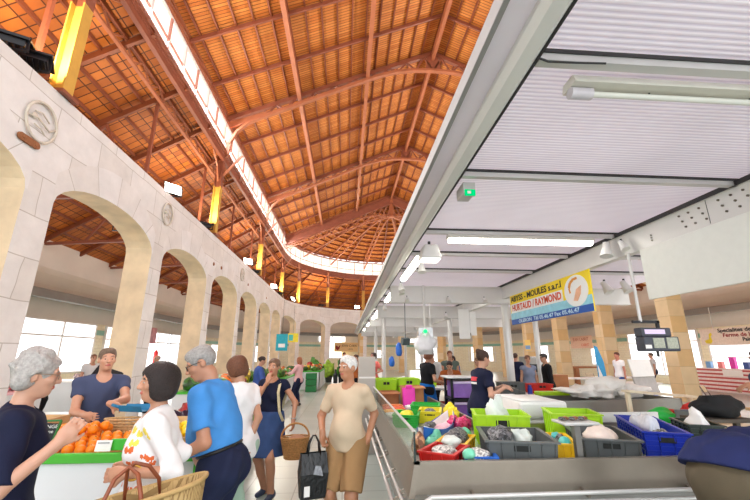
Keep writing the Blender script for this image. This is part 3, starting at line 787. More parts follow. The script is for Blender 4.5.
# ------------------------------------------------------------------ fish counter on the right
STEELS = mat('brushed_stainless_steel', (146,136,124), .34, .7, .06, 6, .03, 40)
STEEL_D = mat('dull_stainless_steel', (150,148,144), .4, .8, .08, 5)
WHITE_P = mat('white_plastic', (238,238,236), .35, 0, .02)
PAN = mat('pale_display_bed', (206,210,204), .25, .3, .05, 5)
def glass_mat():
    m = bpy.data.materials.new('clear_glass'); m.use_nodes = True
    N, L = nodes_of(m); N.remove(N['Principled BSDF'])
    t = N.new('ShaderNodeBsdfTransparent'); t.inputs[0].default_value = (.93,.97,.95,1)
    g = N.new('ShaderNodeBsdfGlossy'); g.inputs['Roughness'].default_value = .03
    lw = N.new('ShaderNodeLayerWeight'); lw.inputs['Blend'].default_value = .35
    mx = N.new('ShaderNodeMixShader'); ml = N.new('ShaderNodeMath'); ml.operation = 'MULTIPLY'; ml.inputs[1].default_value = .3; L.new(lw.outputs['Fresnel'], ml.inputs[0]); L.new(ml.outputs[0], mx.inputs[0]); L.new(t.outputs[0], mx.inputs[1]); L.new(g.outputs[0], mx.inputs[2])
    L.new(mx.outputs[0], N['Material Output'].inputs['Surface']); return m
GLASS = glass_mat()
ZT, ZP = .92, .84                              # rim and display bed
CT = thing('fish_counter', 'stainless steel fish counter with glass side and twin rails at its foot', 'counter', (0,0,0))
m = MB()
# front: lip and panel, aisle side: lip and sloping panel
m.box(.5, 3.5, 2.93, 2.97, ZT-.012, ZT+.004); m.prism([(2.935,.72),(2.97,.72),(2.97,ZT-.012),(2.93,ZT-.012)], .5, 3.5, 'X')
m.prism([(.455,.70),(.5,.70),(.54,ZT-.012),(.5,ZT-.012)], 2.93, 7.0, 'Y'); m.box(.5,.54,2.93,7.0,ZT-.012,ZT+.004)
m.box(1.45,1.48,4.3,7.0,.7,ZT+.03); m.box(1.48,3.5,4.28,4.31,.7,ZT+.02)
m.build('steel_body', STEELS, CT)
m = MB(); m.box(.52,1.46,2.96,7.0,ZP-.02,ZP); m.box(1.46,3.5,2.96,4.29,ZP-.02,ZP); m.build('display_bed', PAN, CT)
m = MB(); m.box(.6,1.4,2.99,6.95,.1,ZP-.03); m.box(1.4,3.45,2.99,4.2,.1,ZP-.03); m.box(.68,1.36,3.22,6.9,0,.1); m.box(1.3,3.4,3.22,4.15,0,.1); m.build('base_cabinet', STEEL_D, CT)
m = MB(); m.box(.503,.511,2.95,6.98,ZT+.004,1.115); m.build('side_glass', GLASS, CT)
m = MB(); m.box(.5,.513,2.938,2.95,ZT,1.118); m.build('glass_edge', mat('dark_glass_edge',(22,40,36),.2), CT)
m = MB(); m.box(.495,.518,2.95,6.98,1.115,1.124); m.build('glass_rim', ALU, CT)
for (x,z,r,nm) in ((.425,.655,.014,'a'),(.375,.60,.016,'b')):
    m = MB(); m.tube([(x,7,z),(x,2.93,z),(x+.02,2.87,z),(x+.07,2.85,z+.02),(.6,2.85,z+.075),(3.5,2.85,z+.085)],r,10); m.build('rail', ALU, CT, 'auto')
for y in (3.2,3.75,4.4,5.1,5.9,6.7):
    m = MB(); m.bar((.37,y,.60),(.5,y,.66),.02,.02); m.bar((.425,y,.655),(.5,y,.69),.02,.02); m.build('rail_bracket', STEELS, CT)
for x in (.9,1.7,2.5,3.2):
    m = MB(); m.bar((x,2.85,.71),(x,2.96,.74),.02,.02); m.build('rail_bracket', STEELS, CT)
m = MB(); m.box(2.65,3.5,4.315,4.335,.7,1.03); m.box(2.65,3.5,4.312,4.35,1.025,1.035); m.box(2.7,2.74,4.315,4.34,0,.7); m.box(3.4,3.44,4.315,4.34,0,.7)
tag(m.build('splash_panel', ALU_W), 'white metal splash panel at the back of the front counter behind the blue crate', 'panel')

ZP += .004
# ---- crates and trays
PL = {}
def plast(name, rgb): return mat(name, rgb, .38, 0, .05, 9, .02, 90)
LIME = plast('lime_green_plastic', (176,222,30)); GREYP = plast('grey_plastic', (88,92,92)); BLUEP = plast('royal_blue_plastic', (24,52,176))
REDP = plast('red_plastic', (205,40,34)); YELP = plast('yellow_plastic', (246,196,28)); GREENP = plast('green_plastic', (24,172,48)); BLUEL = plast('mid_blue_plastic', (32,100,196))
def crate(name, label, c, w, d, h, material, rz=0., group=None, rim=.025, slots=True, cat='crate', taper=.05, wall=.012, tilt=0., vents=False):
    """open plastic crate: tapered walls with a folded rim, ribs and hand holes"""
    t = thing(name, label, cat, c, rz, group); t.rotation_euler.x = tilt
    def ring(f, z, off=0): return [(-w/2*f-off,-d/2*f-off,z),(w/2*f+off,-d/2*f-off,z),(w/2*f+off,d/2*f+off,z),(-w/2*f-off,d/2*f+off,z)]
    f0 = 1-taper
    m = MB(); o = ring(f0,0); p = ring(1,h); i0 = ring(f0,.01,-wall); i1 = ring(1,h,-wall)
    m.add(o+p+i0+i1, [(3,2,1,0)]+[(k,(k+1)%4,4+(k+1)%4,4+k) for k in range(4)]+[(8,9,10,11)]+[(12+k,12+(k+1)%4,8+(k+1)%4,8+k) for k in range(4)]+[(4+k,4+(k+1)%4,12+(k+1)%4,12+k) for k in range(4)])
    mb = m
    m = MB(); a = ring(1,h-.004,rim*.6); b = ring(1,h+.008,rim*.6); cc = ring(1,h+.008,-wall); dd = ring(1,h-.004,-wall+.004)
    m.add(a+b+cc+dd, [(k,(k+1)%4,4+(k+1)%4,4+k) for k in range(4)]+[(4+k,4+(k+1)%4,8+(k+1)%4,8+k) for k in range(4)]+[(8+k,8+(k+1)%4,12+(k+1)%4,12+k) for k in range(4)]+[(12+k,12+(k+1)%4,(k+1)%4,k) for k in range(4)])
    m.build('rim', material, t)
    m = mb; n = max(3,int(w/.09))
    for k in range(n+1):
        x = -w/2*.97+w*.97*k/n; m.bar((x*f0,-d/2*f0-.003,0),(x,-d/2-.004,h-.01),.008,.01,(0,1,0)); m.bar((x*f0,d/2*f0+.003,0),(x,d/2+.004,h-.01),.008,.01,(0,1,0))
    n = max(3,int(d/.09))
    for k in range(n+1):
        y = -d/2*.97+d*.97*k/n; m.bar((-w/2*f0-.003,y*f0,0),(-w/2-.004,y,h-.01),.01,.008,(0,1,0)); m.bar((w/2*f0+.003,y*f0,0),(w/2+.004,y,h-.01),.01,.008,(0,1,0))
    if vents:
        for z in (.25,.45,.65,.85):
            zz = h*z; f = f0+(1-f0)*z
            r = ring(f,zz,.004)
            for k in range(4): m.bar(r[k], r[(k+1)%4], .008, .008)
    m.build('body', material, t)
    if slots:
        for s in (-1,1):
            m = MB(); m.box(-.06,.06,s*(d/2-.002)-.004,s*(d/2-.002)+.004,h*.62,h*.85); m.build('hand_hole', mat('dark_hand_hole',(30,32,30),.8), t)
    return t
def blob(name, label, cat, c, r, material, group=None, seed=0, amp=.25, parent=None, freq=3., rz=0., detail=3):
    """lumpy soft thing: a bag, a heap, a crumpled cloth"""
    from mathutils import noise
    bm = bmesh.new(); bmesh.ops.create_icosphere(bm, subdivisions=detail, radius=1)
    ca, sa = math.cos(rz), math.sin(rz)
    for v in bm.verts:
        n = noise.noise(v.co*freq*.5+Vector((seed*7.3,seed*1.7,seed)))+.5*noise.noise(v.co*freq*1.3+Vector((seed,0,seed*3)))
        q = v.co*(1+amp*n); x,y = q.x*r[0], q.y*r[1]
        v.co = Vector((x*ca-y*sa, x*sa+y*ca, max(q.z,-.72)*r[2]))
    me = bpy.data.meshes.new(name); bm.to_mesh(me); bm.free(); me.materials.append(material)
    me.polygons.foreach_set('use_smooth',[True]*len(me.polygons))
    o = bpy.data.objects.new(name, me); COL.objects.link(o); o.location = (c[0],c[1],c[2]+.725*r[2]+.002)
    if parent: o.parent = parent
    else: tag(o, label, cat, group)
    return o
def spots_mat(name, c1, c2, scale=30., rough=.4, thr=.5):
    if name in MATS: return MATS[name]
    m = bpy.data.materials.new(name); m.use_nodes = True; N, L = nodes_of(m); b = N['Principled BSDF']
    tc = N.new('ShaderNodeTexCoord'); v = N.new('ShaderNodeTexVoronoi'); v.inputs['Scale'].default_value = scale; L.new(tc.outputs['Object'], v.inputs['Vector'])
    r = N.new('ShaderNodeValToRGB'); r.color_ramp.interpolation = 'LINEAR'
    r.color_ramp.elements[0].color = srgb(*c1); r.color_ramp.elements[1].color = srgb(*c2); r.color_ramp.elements[0].position = thr-.15; r.color_ramp.elements[1].position = thr+.15
    sx = N.new('ShaderNodeSeparateColor'); L.new(v.outputs['Color'], sx.inputs[0]); L.new(sx.outputs[0], r.inputs['Fac']); L.new(r.outputs['Color'], b.inputs['Base Color'])
    b.inputs['Roughness'].default_value = rough; MATS[name] = m
    bp = N.new('ShaderNodeBump'); bp.inputs['Strength'].default_value = .6; bp.inputs['Distance'].default_value = .01; L.new(v.outputs['Distance'], bp.inputs['Height']); L.new(bp.outputs['Normal'], b.inputs['Normal'])
    return m
MUSSEL = spots_mat('net_bag_of_mussels', (36,38,48), (128,124,120), 80)
MINT = mat('mint_plastic_bag', (120,206,172), .3, 0, .15, 14)
CLEAR_W = mat('milky_plastic_bag', (214,222,214), .3, 0, .12, 12)
PINKN = spots_mat('magenta_net', (196,24,84), (232,70,130), 40)
SHELLB = spots_mat('brown_shells', (120,72,44), (196,140,96), 26)
FISHG = spots_mat('grey_fish_mix', (34,36,40), (120,120,124), 60)
PAPER = mat('white_paper', (246,244,240), .7, 0, .02)
CARD = mat('brown_cardboard', (190,132,82), .75, 0, .08, 8)
TEAL = mat('teal_plastic_wrap', (84,196,190), .3, 0, .15, 12)

# -- trays along the glass
c = crate('shellfish_tray', 'red plastic tray of bagged shellfish at the glass corner of the fish counter', (.80,3.26,ZP), .27,.36,.09,REDP,-.6,slots=False,cat='tray')
blob('shellfish_bag','white bagged shellfish in the red corner tray','bag',(.80,3.26,ZP+.03),(.09,.13,.05),spots_mat('white_shellfish',(228,224,216),(140,134,130),80),seed=1,rz=-.75)
c = crate('shellfish_tray', 'mid blue plastic tray of bagged shellfish beside the red corner tray', (1.03,3.1,ZP), .22,.17,.08,BLUEL,-.2,slots=False,cat='tray')
blob('shellfish_bag','pale bagged shellfish in the mid blue tray','bag',(1.0,3.08,ZP+.03),(.1,.07,.06),MATS['white_shellfish'],seed=2)
blob('shellfish_bag','small mint plastic bag on the mid blue tray','bag',(.93,3.04,ZP+.07),(.05,.05,.04),MINT,seed=3)
c = crate('shellfish_tray', 'yellow plastic tray of dark shellfish left of the big grey crate', (1.0,3.62,ZP), .24,.4,.09,YELP,-.5,slots=False,cat='tray')
blob('shellfish_bag','dark net bag of shellfish in the yellow tray left of the grey crate','bag',(1.02,3.68,ZP+.04),(.1,.16,.07),MUSSEL,seed=4,rz=-.5)
blob('plastic_bag','milky plastic bag at the near end of the yellow tray','bag',(.9,3.42,ZP+.07),(.08,.08,.05),CLEAR_W,seed=5)
for i,(x,y,s) in enumerate(((.78,3.62,.06),(.84,3.78,.07),(1.16,3.92,.07),(1.1,3.82,.06))):
    blob('plastic_bag','crumpled mint green plastic bag between the blue boat tray and yellow tray','bag',(x,y,ZP+.02),(s,s*.9,s*.9),MINT,'mint plastic bags',seed=10+i,amp=.5)
blob('shell_heap','heap of brown shells against the glass corner','shells',(.645,3.55,ZP),(.06,.1,.09),SHELLB,seed=16)
# long blue boat-shaped tray with pink and white paper
t = thing('boat_tray', 'long curved blue tray lined with pink and white paper beside the green crates', 'tray', (.97,4.2,ZP+.012), -.5)
def boat(mb, L_, W_, h, lift, th):
    n = 14; out = []; 
    for i in range(n+1):
        f = -1+2*i/n; w_ = W_*(1-.75*abs(f)**2.4); z = lift*abs(f)**2
        out.append([(-w_,f*L_,z+h),(-w_*.8,f*L_,z),(w_*.8,f*L_,z),(w_,f*L_,z+h)])
    for a,b in zip(out,out[1:]):
        mb.add(a+b+[(p[0],p[1],p[2]-th) for p in a+b], [(0,1,5,4),(1,2,6,5),(2,3,7,6),(8,12,13,9),(9,13,14,10),(10,14,15,11),(0,4,12,8),(3,11,15,7)])
    return mb
boat(MB(), .58,.13,.09,.08,.012).build('body', BLUEL, t)
boat(MB(), .56,.115,.085,.09,.004).build('paper_liner', PAPER, t)
m = MB(); m.ball((0,.05,.045),(.085,.38,.04),14,6); m.build('pink_paper', mat('pink_paper',(240,186,200),.6,0,.2,18), t, True)
blob('mussel_heap','small heap of dark shellfish on the pink paper of the boat tray','shellfish',(.86,4.1,ZP+.1),(.06,.12,.03),MUSSEL,seed=18,rz=-.5)
# green and yellow crates further back
crate('fish_crate','green vented crate with labels nearest the glass side','%s' and (.76,4.9,ZP), .28,.44,.13,GREENP,-.25,vents=True)
blob('bagged_shellfish','yellow net bag lying in the green vented crate nearest the glass','bag',(.76,4.9,ZP+.03),(.09,.15,.08),mat('yellow_net',(240,216,40),.5,0,.2,30),seed=20)
crate('fish_crate','yellow vented crate between the green crates on the aisle counter',(1.1,5.15,ZP), .26,.42,.13,plast('bright_yellow_plastic',(238,222,30)),-.25,vents=True)
blob('bagged_shellfish','dark bagged shellfish in the yellow vented crate','bag',(1.1,5.15,ZP+.03),(.08,.13,.07),MUSSEL,seed=22)
crate('fish_crate','green vented crate behind the yellow vented crate',(1.16,5.72,ZP), .38,.38,.13,GREENP,-.25,vents=True)
for i,(x,y) in enumerate(((1.32,4.85),(1.36,5.03),(1.36,5.2))):
    blob('net_bag','yellow net bag of shellfish right of the vented crates','bag',(x,y,ZP),(.07,.09,.11),MATS['yellow_net'],'yellow net bags',seed=24+i,amp=.5)
for i,(x,y) in enumerate(((1.28,4.42),(1.36,4.56),(1.24,4.57))):
    blob('net_bag','magenta net bag of shellfish beside the lime crate','bag',(x,y,ZP),(.07,.07,.08),PINKN,'magenta net bags',seed=30+i,amp=.6)
for i,(x,y,rz,mt,nm) in enumerate(((.74,5.45,.1,PAPER,'white'),(.72,5.72,.1,mat('orange_yellow_card',(250,176,40),.5),'orange yellow'),(.74,6.0,.0,mat('coral_card',(226,88,52),.5,0,.3,14),'coral red'),(1.12,6.2,.1,PAPER,'long white'),(.76,6.3,-.05,mat('orange_spotted_card',(224,120,60),.5,0,.4,20),'spotted orange'))):
    m = MB(); m.cbox((x,y,ZP+.035),(.32,.24,.03),rz); m.cbox((x,y,ZP+.055),(.26,.18,.012),rz+.05)
    tag(m.build('fish_pack', mt, bevel=.006), '%s flat pack lying on the aisle counter behind the crates' % nm, 'pack')
def carton(name, label, c, d, rz, material, flap=True, cat='box'):
    t = thing(name, label, cat, c, rz); w,dp,h = d
    m = MB(); o = [(-w/2,-dp/2),(w/2,-dp/2),(w/2,dp/2),(-w/2,dp/2)]; th = .008
    m.box(-w/2,w/2,-dp/2,dp/2,0,.01)
    for (x0,x1,y0,y1) in ((-w/2,w/2,-dp/2,-dp/2+th),(-w/2,w/2,dp/2-th,dp/2),(-w/2,-w/2+th,-dp/2,dp/2),(w/2-th,w/2,-dp/2,dp/2)): m.box(x0,x1,y0,y1,0,h)
    m.build('body', material, t)
    if flap:
        for s in (-1,1):
            m = MB(); m.bar((0,s*dp/2,h),(0,s*(dp/2+.1),h-.03),w,.006); m.build('flap', material, t)
    return t
carton('cardboard_box','brown cardboard box standing at the far end of the aisle counter',(1.15,6.8,ZP),(.34,.24,.3),.15,CARD)
carton('cardboard_box','darker brown cardboard box left of the magenta folder',(.74,6.76,ZP),(.3,.26,.22),.1,mat('dark_cardboard',(160,104,62),.75))
m = MB(); m.cbox((1.05,6.53,ZP+.15),(.2,.07,.28),.1,rx=-.12); m.cbox((1.05,6.5,ZP+.31),(.1,.05,.05),.1)
tag(m.build('magenta_folder', mat('magenta_plastic',(232,40,176),.4), bevel=.01), 'bright magenta upright plastic box leaning on the cardboard box', 'box')

# -- front run: grey and lime crates
crate('fish_crate','large grey plastic crate of fish at the front of the steel counter',(1.41,3.34,ZP),.5,.58,.17,GREYP,-.22,rim=.04)
blob('fish_heap','heap of grey fish in the large grey crate','fish',(1.31,3.38,ZP+.03),(.1,.19,.12),FISHG,seed=40,rz=-.3)
blob('plastic_bag','milky plastic sheet in the large grey crate beside the fish','bag',(1.5,3.42,ZP+.02),(.08,.14,.1),CLEAR_W,seed=41,amp=.5)
crate('fish_crate','lime green plastic crate tilted behind the large grey crate',(1.54,3.97,ZP+.0),.48,.44,.25,LIME,-.24,rim=.03,tilt=0)
blob('plastic_bag','crumpled clear plastic bag in the lime crate behind the grey one','bag',(1.51,3.97,ZP+.02),(.11,.11,.2),CLEAR_W,seed=42,amp=.6)
crate('shellfish_tray','yellow tray with teal wrapped fish between the two grey crates',(1.84,3.4,ZP),.16,.46,.12,YELP,-.3,slots=False,cat='tray')
for i in range(3): blob('wrapped_fish','teal wrapped fish lying in the yellow tray between the grey crates','fish',(1.81+.03*i,3.28+.12*i,ZP+.05),(.05,.055,.06),TEAL if i!=1 else FISHG,'wrapped fish in the yellow tray' ,seed=44+i)
t = thing('weighing_pedestal','small grey plate on a square post with shellfish on it','stand',(1.77,3.03,ZP))
m = MB(); m.box(-.022,.022,-.022,.022,0,.3); m.box(-.05,.05,-.025,.05,0,.015); m.build('post', STEEL_D, t)
m = MB(); m.cbox((0.0,0,.31),(.27,.2,.02)); m.build('plate', ALU, t, bevel=.005)
for i in range(6):
    o = blob('sample_shell','dark shell lying on the small weighing plate','shell',(1.675+.038*i,3.04+.02*(i%2),ZP+.322),(.025,.03,.014),SHELLB if i%2 else MUSSEL,'shells on the weighing plate',seed=50+i,detail=2)
crate('fish_crate','grey plastic crate of white fish right of the weighing plate',(2.2,3.42,ZP),.4,.64,.16,GREYP,-.33,rim=.04)
blob('fish_heap','pale fish fillets in the grey crate beside the blue crate','fish',(2.15,3.32,ZP+.03),(.12,.16,.12),mat('pale_fish',(222,204,192),.4,0,.15,10),seed=60,rz=-.3)
blob('crab_heap','dark shellfish at the back of the right grey crate','shellfish',(2.26,3.58,ZP+.03),(.09,.07,.07),MUSSEL,seed=61)
crate('fish_crate','lime green plastic crate behind the right grey crate',(2.3,4.0,ZP),.44,.44,.25,LIME,-.3,rim=.03)
crate('fish_crate','royal blue vented crate of ice and fish near the bending person',(2.82,3.62,ZP),.32,.94,.19,BLUEP,-.42,rim=.03,vents=True)
blob('ice_bag','white ice and paper heaped in the royal blue crate','ice',(2.86,3.7,ZP+.03),(.09,.26,.13),mat('ice_white',(226,230,238),.35,0,.1,20),seed=63,rz=-.42,amp=.5)
blob('oyster_heap','grey oysters at the near end of the royal blue crate','shellfish',(2.68,3.31,ZP+.03),(.08,.07,.1),spots_mat('oysters',(96,92,86),(190,184,170),60),seed=64)
t = crate('net_crate','dark green net crate at the right end of the steel counter',(3.28,3.6,ZP),.26,.4,.2,plast('dark_green_plastic',(28,44,36)),-.4,vents=True)
blob('blue_bag','small sky blue bag beside the dark net crate','bag',(3.12,3.95,ZP),(.06,.06,.11),mat('sky_blue_plastic',(70,160,214),.4),seed=66)
blob('paper_sheet','crumpled white paper in the dark net crate','paper',(3.28,3.58,ZP+.06),(.07,.11,.13),PAPER,seed=67,amp=.6)

# white foam box with a lid
t = thing('foam_box','big white foam fish box with lid behind the lime crate','box',(2.29,4.92,.745),.0)
m = MB(); m.box(-.26,.26,-.4,.4,0,.2); m.build('body', WHITE_P, t, bevel=.03)
m = MB(); m.box(-.28,.28,-.42,.42,.2,.39); m.build('lid', WHITE_P, t, bevel=.035)
m = MB(); m.cbox((-.14,0,.394),(.26,.8,.006)); m.cbox((-.285,-.02,.28),(.006,.7,.2)); m.build('paper_cover', PAPER, t)
m = MB(); m.box(1.9,2.75,4.42,5.4,.7,.74); m.box(1.95,2.0,4.45,4.5,0,.7); m.box(2.65,2.7,4.45,4.5,0,.7); m.box(1.95,2.0,5.3,5.35,0,.7); m.box(2.65,2.7,5.3,5.35,0,.7)
tag(m.build('work_table', STEEL_D), 'low steel work table under the white foam box', 'table')

# ---- inside the stall
# drawer cart with purple drawers
t = thing('drawer_cart','black framed drawer cart with translucent purple drawers and a white top','cart',(2.25,7.5,0))
m = MB()
for x in (-.28,.28):
    for y in (-.24,.24): m.box(x-.02,x+.02,y-.02,y+.02,.06,1.24)
for z in (.08,.5,.86,1.22): m.box(-.3,.3,-.26,.26,z-.015,z+.015)
m.build('frame', BLACKM, t)
m = MB(); m.box(-.36,.36,-.28,.28,1.235,1.265); m.build('top', WHITE_P, t, bevel=.005)
PURP = mat('purple_translucent_plastic',(136,96,176),.3,0,.25,6)
for z in (.12,.53,.89):
    m = MB(); m.box(-.25,.25,-.25,.22,z,z+.29); d = m.build('drawer', PURP, t, bevel=.01)
    m = MB(); m.box(-.25,.25,-.27,-.25,z+.25,z+.29); m.build('drawer_lip', mat('pale_purple',(206,190,222),.4), d)
for x in (-.28,.28):
    for y in (-.24,.24):
        m = MB(); m.tube([(x-.015,y,.03),(x+.015,y,.03)],.03,10); m.build('wheel', BLACKM, t)
# cabinet end panel at the aisle
t = thing('display_cabinet','tall grey cabinet end panel standing at the aisle beyond the glass counter','cabinet',(.41,7.35,0))
m = MB(); m.box(-.15,.15,-.12,.35,0,1.62); m.build('body', mat('grey_painted_panel',(176,170,162),.5,.1,.04,3), t, bevel=.008)
m = MB(); m.box(-.152,.152,-.125,-.118,1.24,1.27); m.build('trim', ALU_W, t)
# next stall behind along the aisle: counter, crates, red crates and blue aprons come with the people
t = thing('rear_counter','second steel counter along the aisle beyond the grey cabinet','counter',(0,0,0))
m = MB(); m.box(.55,1.5,7.75,12.5,.72,.95); m.build('top', STEELS, t, bevel=.01)
m = MB(); m.box(.62,1.4,7.8,12.4,0,.72); m.build('base', STEEL_D, t)
for i,(x,y,w_,h,cc,lb) in enumerate(((.8,8.0,.4,.22,LIME,'lime green box at the near end of the rear counter'),(1.26,8.05,.42,.24,LIME,'lime green box right of the other lime box on the rear counter'),(.85,8.62,.5,.12,YELP,'flat yellow tray behind the lime boxes'),(1.0,9.8,.5,.14,LIME,'small lime crate further back on the rear counter'),(.9,9.2,.5,.1,plast('black_plastic',(32,32,34)),'black tray on the rear counter'))):
    crate('rear_crate', lb, (x,y,.953), w_, .4, h, cc, .1)
blob('white_bag','white plastic bag lying on the rear counter behind the lime boxes','bag',(1.28,8.75,.95),(.16,.16,.14),mat('white_film',(240,240,244),.3),seed=70,amp=.4)
# red crates under the middle table
for i,(x,y,z) in enumerate(((2.0,9.1,.0),(2.4,9.1,.0),(2.0,9.1,.32),(2.4,9.1,.32))):
    crate('red_crate','red plastic crate stacked under the table in the middle of the stalls',(x,y,z),.32,.5,.28,REDP,.1,'red crates under the table')
t = thing('serving_table','white topped table with fish trays in the middle of the stalls','table',(2.2,9.1,0))
m = MB(); m.box(-.55,.6,-.35,.35,.9,.95); m.build('top', WHITE_P, t, bevel=.01)
for x in (-.5,.55):
    for y in (-.3,.3):
        m = MB(); m.box(x-.02,x+.02,y-.02,y+.02,0,.9); m.build('leg', ALU, t)
crate('fish_tray','yellow green crate standing on the serving table',(1.9,9.2,.954),.4,.3,.12,LIME,0)
m = MB(); m.box(2.35,2.7,8.6,8.63,.0,1.05); tag(m.build('pale_board', mat('pale_green_board',(206,212,196),.5)), 'pale green board leaning between the table and drawer cart', 'board')

# middle ground right: bins, steel units, white cloth, benches
t = thing('cutting_counter','pale blue fish cutting counter right of the navy vendor','counter',(3.3,7.35,0))
m = MB(); m.box(-.65,.65,-.4,.4,.9,.95); m.build('top', mat('white_pink_board',(232,214,212),.4), t)
m = MB(); m.box(-.6,.6,-.36,.36,.35,.9); m.build('blue_panel', mat('pale_blue_panel',(110,176,196),.5), t)
for x in (-.55,.55):
    m = MB(); m.box(x-.03,x+.03,-.3,.3,0,.35); m.build('leg', ALU, t)
crate('knife_bin','dark grey bin on the cutting counter',(3.1,7.3,.954),.42,.3,.2,GREYP,0)
crate('knife_bin','red plastic bin at the right of the cutting counter',(3.72,7.45,.954),.4,.3,.16,REDP,0)
m = MB(); m.lathe([(.04,0),(.045,.1),(.03,.12),(.03,.16),(0,.165)],(3.42,7.2,.952),14); tag(m.build('blue_bottle', BLUEP, None, 'auto'),'small blue bottle between the grey and red bins','bottle')
crate('waste_bin','dark green and grey bin beside the navy vendor',(2.6,6.2,0),.5,.45,.85,GREYP,0)
t = thing('steel_bench','long stainless sink bench behind the foam box','bench',(4.1,6.15,0),.1)
m = MB(); m.box(-1.1,1.1,-.35,-.32,.62,1.0); m.box(-1.1,1.1,.32,.35,.62,1.0); m.box(-1.1,1.1,-.35,.35,.6,.64); m.box(-1.1,-1.07,-.35,.35,.62,1.0); m.box(1.07,1.1,-.35,.35,.62,1.0); m.build('trough', STEEL_D, t)
for x in (-1,1):
    for y in (-.3,.3):
        m = MB(); m.box(x-.025,x+.025,y-.025,y+.025,0,.6); m.build('leg', STEEL_D, t)
m = MB(); m.cbox((3.85,6.5,1.035),(1.3,.2,.06),.0,ry=.0); tag(m.build('lime_tray', LIME, bevel=.01), 'long flat lime green tray lying along the steel bench', 'tray')
t = thing('white_sheeting','crumpled white plastic sheeting heaped on the steel bench','sheeting',(0,0,0))
for i,(x,y,s) in enumerate(((4.15,6.12,(.36,.2,.15)),(4.5,6.1,(.26,.18,.1)),(3.8,6.1,(.26,.18,.1)))):
    blob('fold','','',(x,y,1.003),s,mat('white_sheeting',(238,234,228),.45,0,.04),seed=80+i,amp=1.1,parent=t)
t = thing('rear_table','wooden trestle table with boxes behind the fish counter','table',(5.0,5.0,0))
m = MB(); m.box(-1.1,.06,-.35,.35,.78,.82); m.build('top', mat('pale_plank',(222,200,168),.6,0,.1,6), t)
for x in (-.95,-.05):
    for y in (-.3,.3):
        m = MB(); m.box(x-.03,x+.03,y-.03,y+.03,0,.78); m.build('leg', MATS['pale_plank'], t)
carton('open_box','orange yellow open cardboard box on the trestle table',(4.82,4.95,.823),(.4,.24,.1),-.15,mat('ochre_card',(226,164,84),.7),False)
carton('open_box','grey plastic box left of the orange open box',(4.42,4.9,.823),(.24,.24,.14),-.1,plast('blue_grey_plastic',(134,142,152)),False)
blob('green_cloth','bright green folded bag on the trestle table','bag',(4.05,4.95,.82),(.17,.12,.1),mat('emerald_bag',(30,190,70),.4),seed=90)
blob('red_cloth','red folded bag right of the green one','bag',(4.38,5.15,.82),(.14,.1,.08),mat('scarlet_bag',(220,44,36),.4),seed=91)
blob('red_cloth','red rag lying behind the grey plastic box','rag',(4.72,5.2,.82),(.16,.09,.12),mat('scarlet_rag',(206,40,34),.6),seed=92)
m = MB(); m.bar((3.95,5.4,1.16),(4.95,5.4,1.08),.16,.03); m.bar((4.9,5.4,.0),(4.9,5.4,1.08),.05,.05); m.bar((3.98,5.4,.0),(3.98,5.4,1.14),.05,.05)
tag(m.build('plank_shelf', mat('cream_plank',(236,222,194),.6)), 'long cream plank propped above the trestle table', 'plank')
m = MB(); m.bar((4.25,3.95,1.1),(5.4,3.9,1.08),.14,.03); m.bar((4.7,3.95,.0),(4.55,3.95,1.08),.06,.05); m.bar((5.3,3.9,.0),(5.3,3.9,1.08),.06,.05)
tag(m.build('wooden_trestle', mat('light_oak',(216,180,132),.6)), 'light wooden trestle with slanted leg in front of the black bag', 'trestle')
o = blob('black_bag','black cloth bag under the hand at the right edge','bag',(4.34,4.42,.963),(.3,.16,.13),mat('black_cloth',(22,22,24),.8),seed=95,amp=.35)
m = MB(); m.box(4.0,4.6,4.25,4.6,.92,.96); m.box(4.05,4.1,4.4,4.45,0,.92); m.box(4.5,4.55,4.4,4.45,0,.92)
tag(m.build('side_table', mat('dark_table',(90,80,70),.6)), 'small dark table under the black cloth bag','table')
# hanging scale of the stall
def rodded(x, y, z1, z0, name, label, r=.016):
    m = MB(); m.tube([(x,y,z0),(x,y,z1)],r,10); m.box(x-.06,x+.06,y-.06,y+.06,z1-.01,z1); return m
t = thing('hanging_scale','dark grey electronic scale hanging on a tube in front of the right pillars','scale',(3.5,4.2,0))
m = MB(); m.tube([(-.1,0,2.02),(-.1,0,ZC-.26)],.018,12); m.build('tube', ALU, t, 'auto')
m = MB(); m.bar((-.2,0,2.02),(.12,0,2.02),.03); m.bar((.1,0,2.03),(.1,0,1.93),.03); m.build('cross_arm', BLACKM, t)
m = MB(); m.cbox((0.02,0,1.9),(.36,.12,.1)); m.cbox((.04,-.02,1.77),(.42,.14,.16)); m.build('housing', mat('charcoal_plastic',(58,60,72),.45), t, bevel=.012)
m = MB(); m.cbox((.0,-.063,1.905),(.24,.005,.05)); m.build('display', emit_mat('lilac_lit_display',(226,208,240),1.), t)
m = MB(); m.cbox((-.0,-.093,1.78),(.13,.006,.11)); m.cbox((.16,-.093,1.78),(.13,.006,.12)); m.build('keypad', mat('beige_keypad',(176,178,160),.5,0,.2,60), t)
m = MB(); m.cbox((-.13,-.093,1.74),(.07,.006,.04)); m.build('sticker', PAPER, t)
m = MB(); m.tube([(.04,0,1.69),(.04,0,1.63)],.014,8); m.build('knob', BLACKM, t)
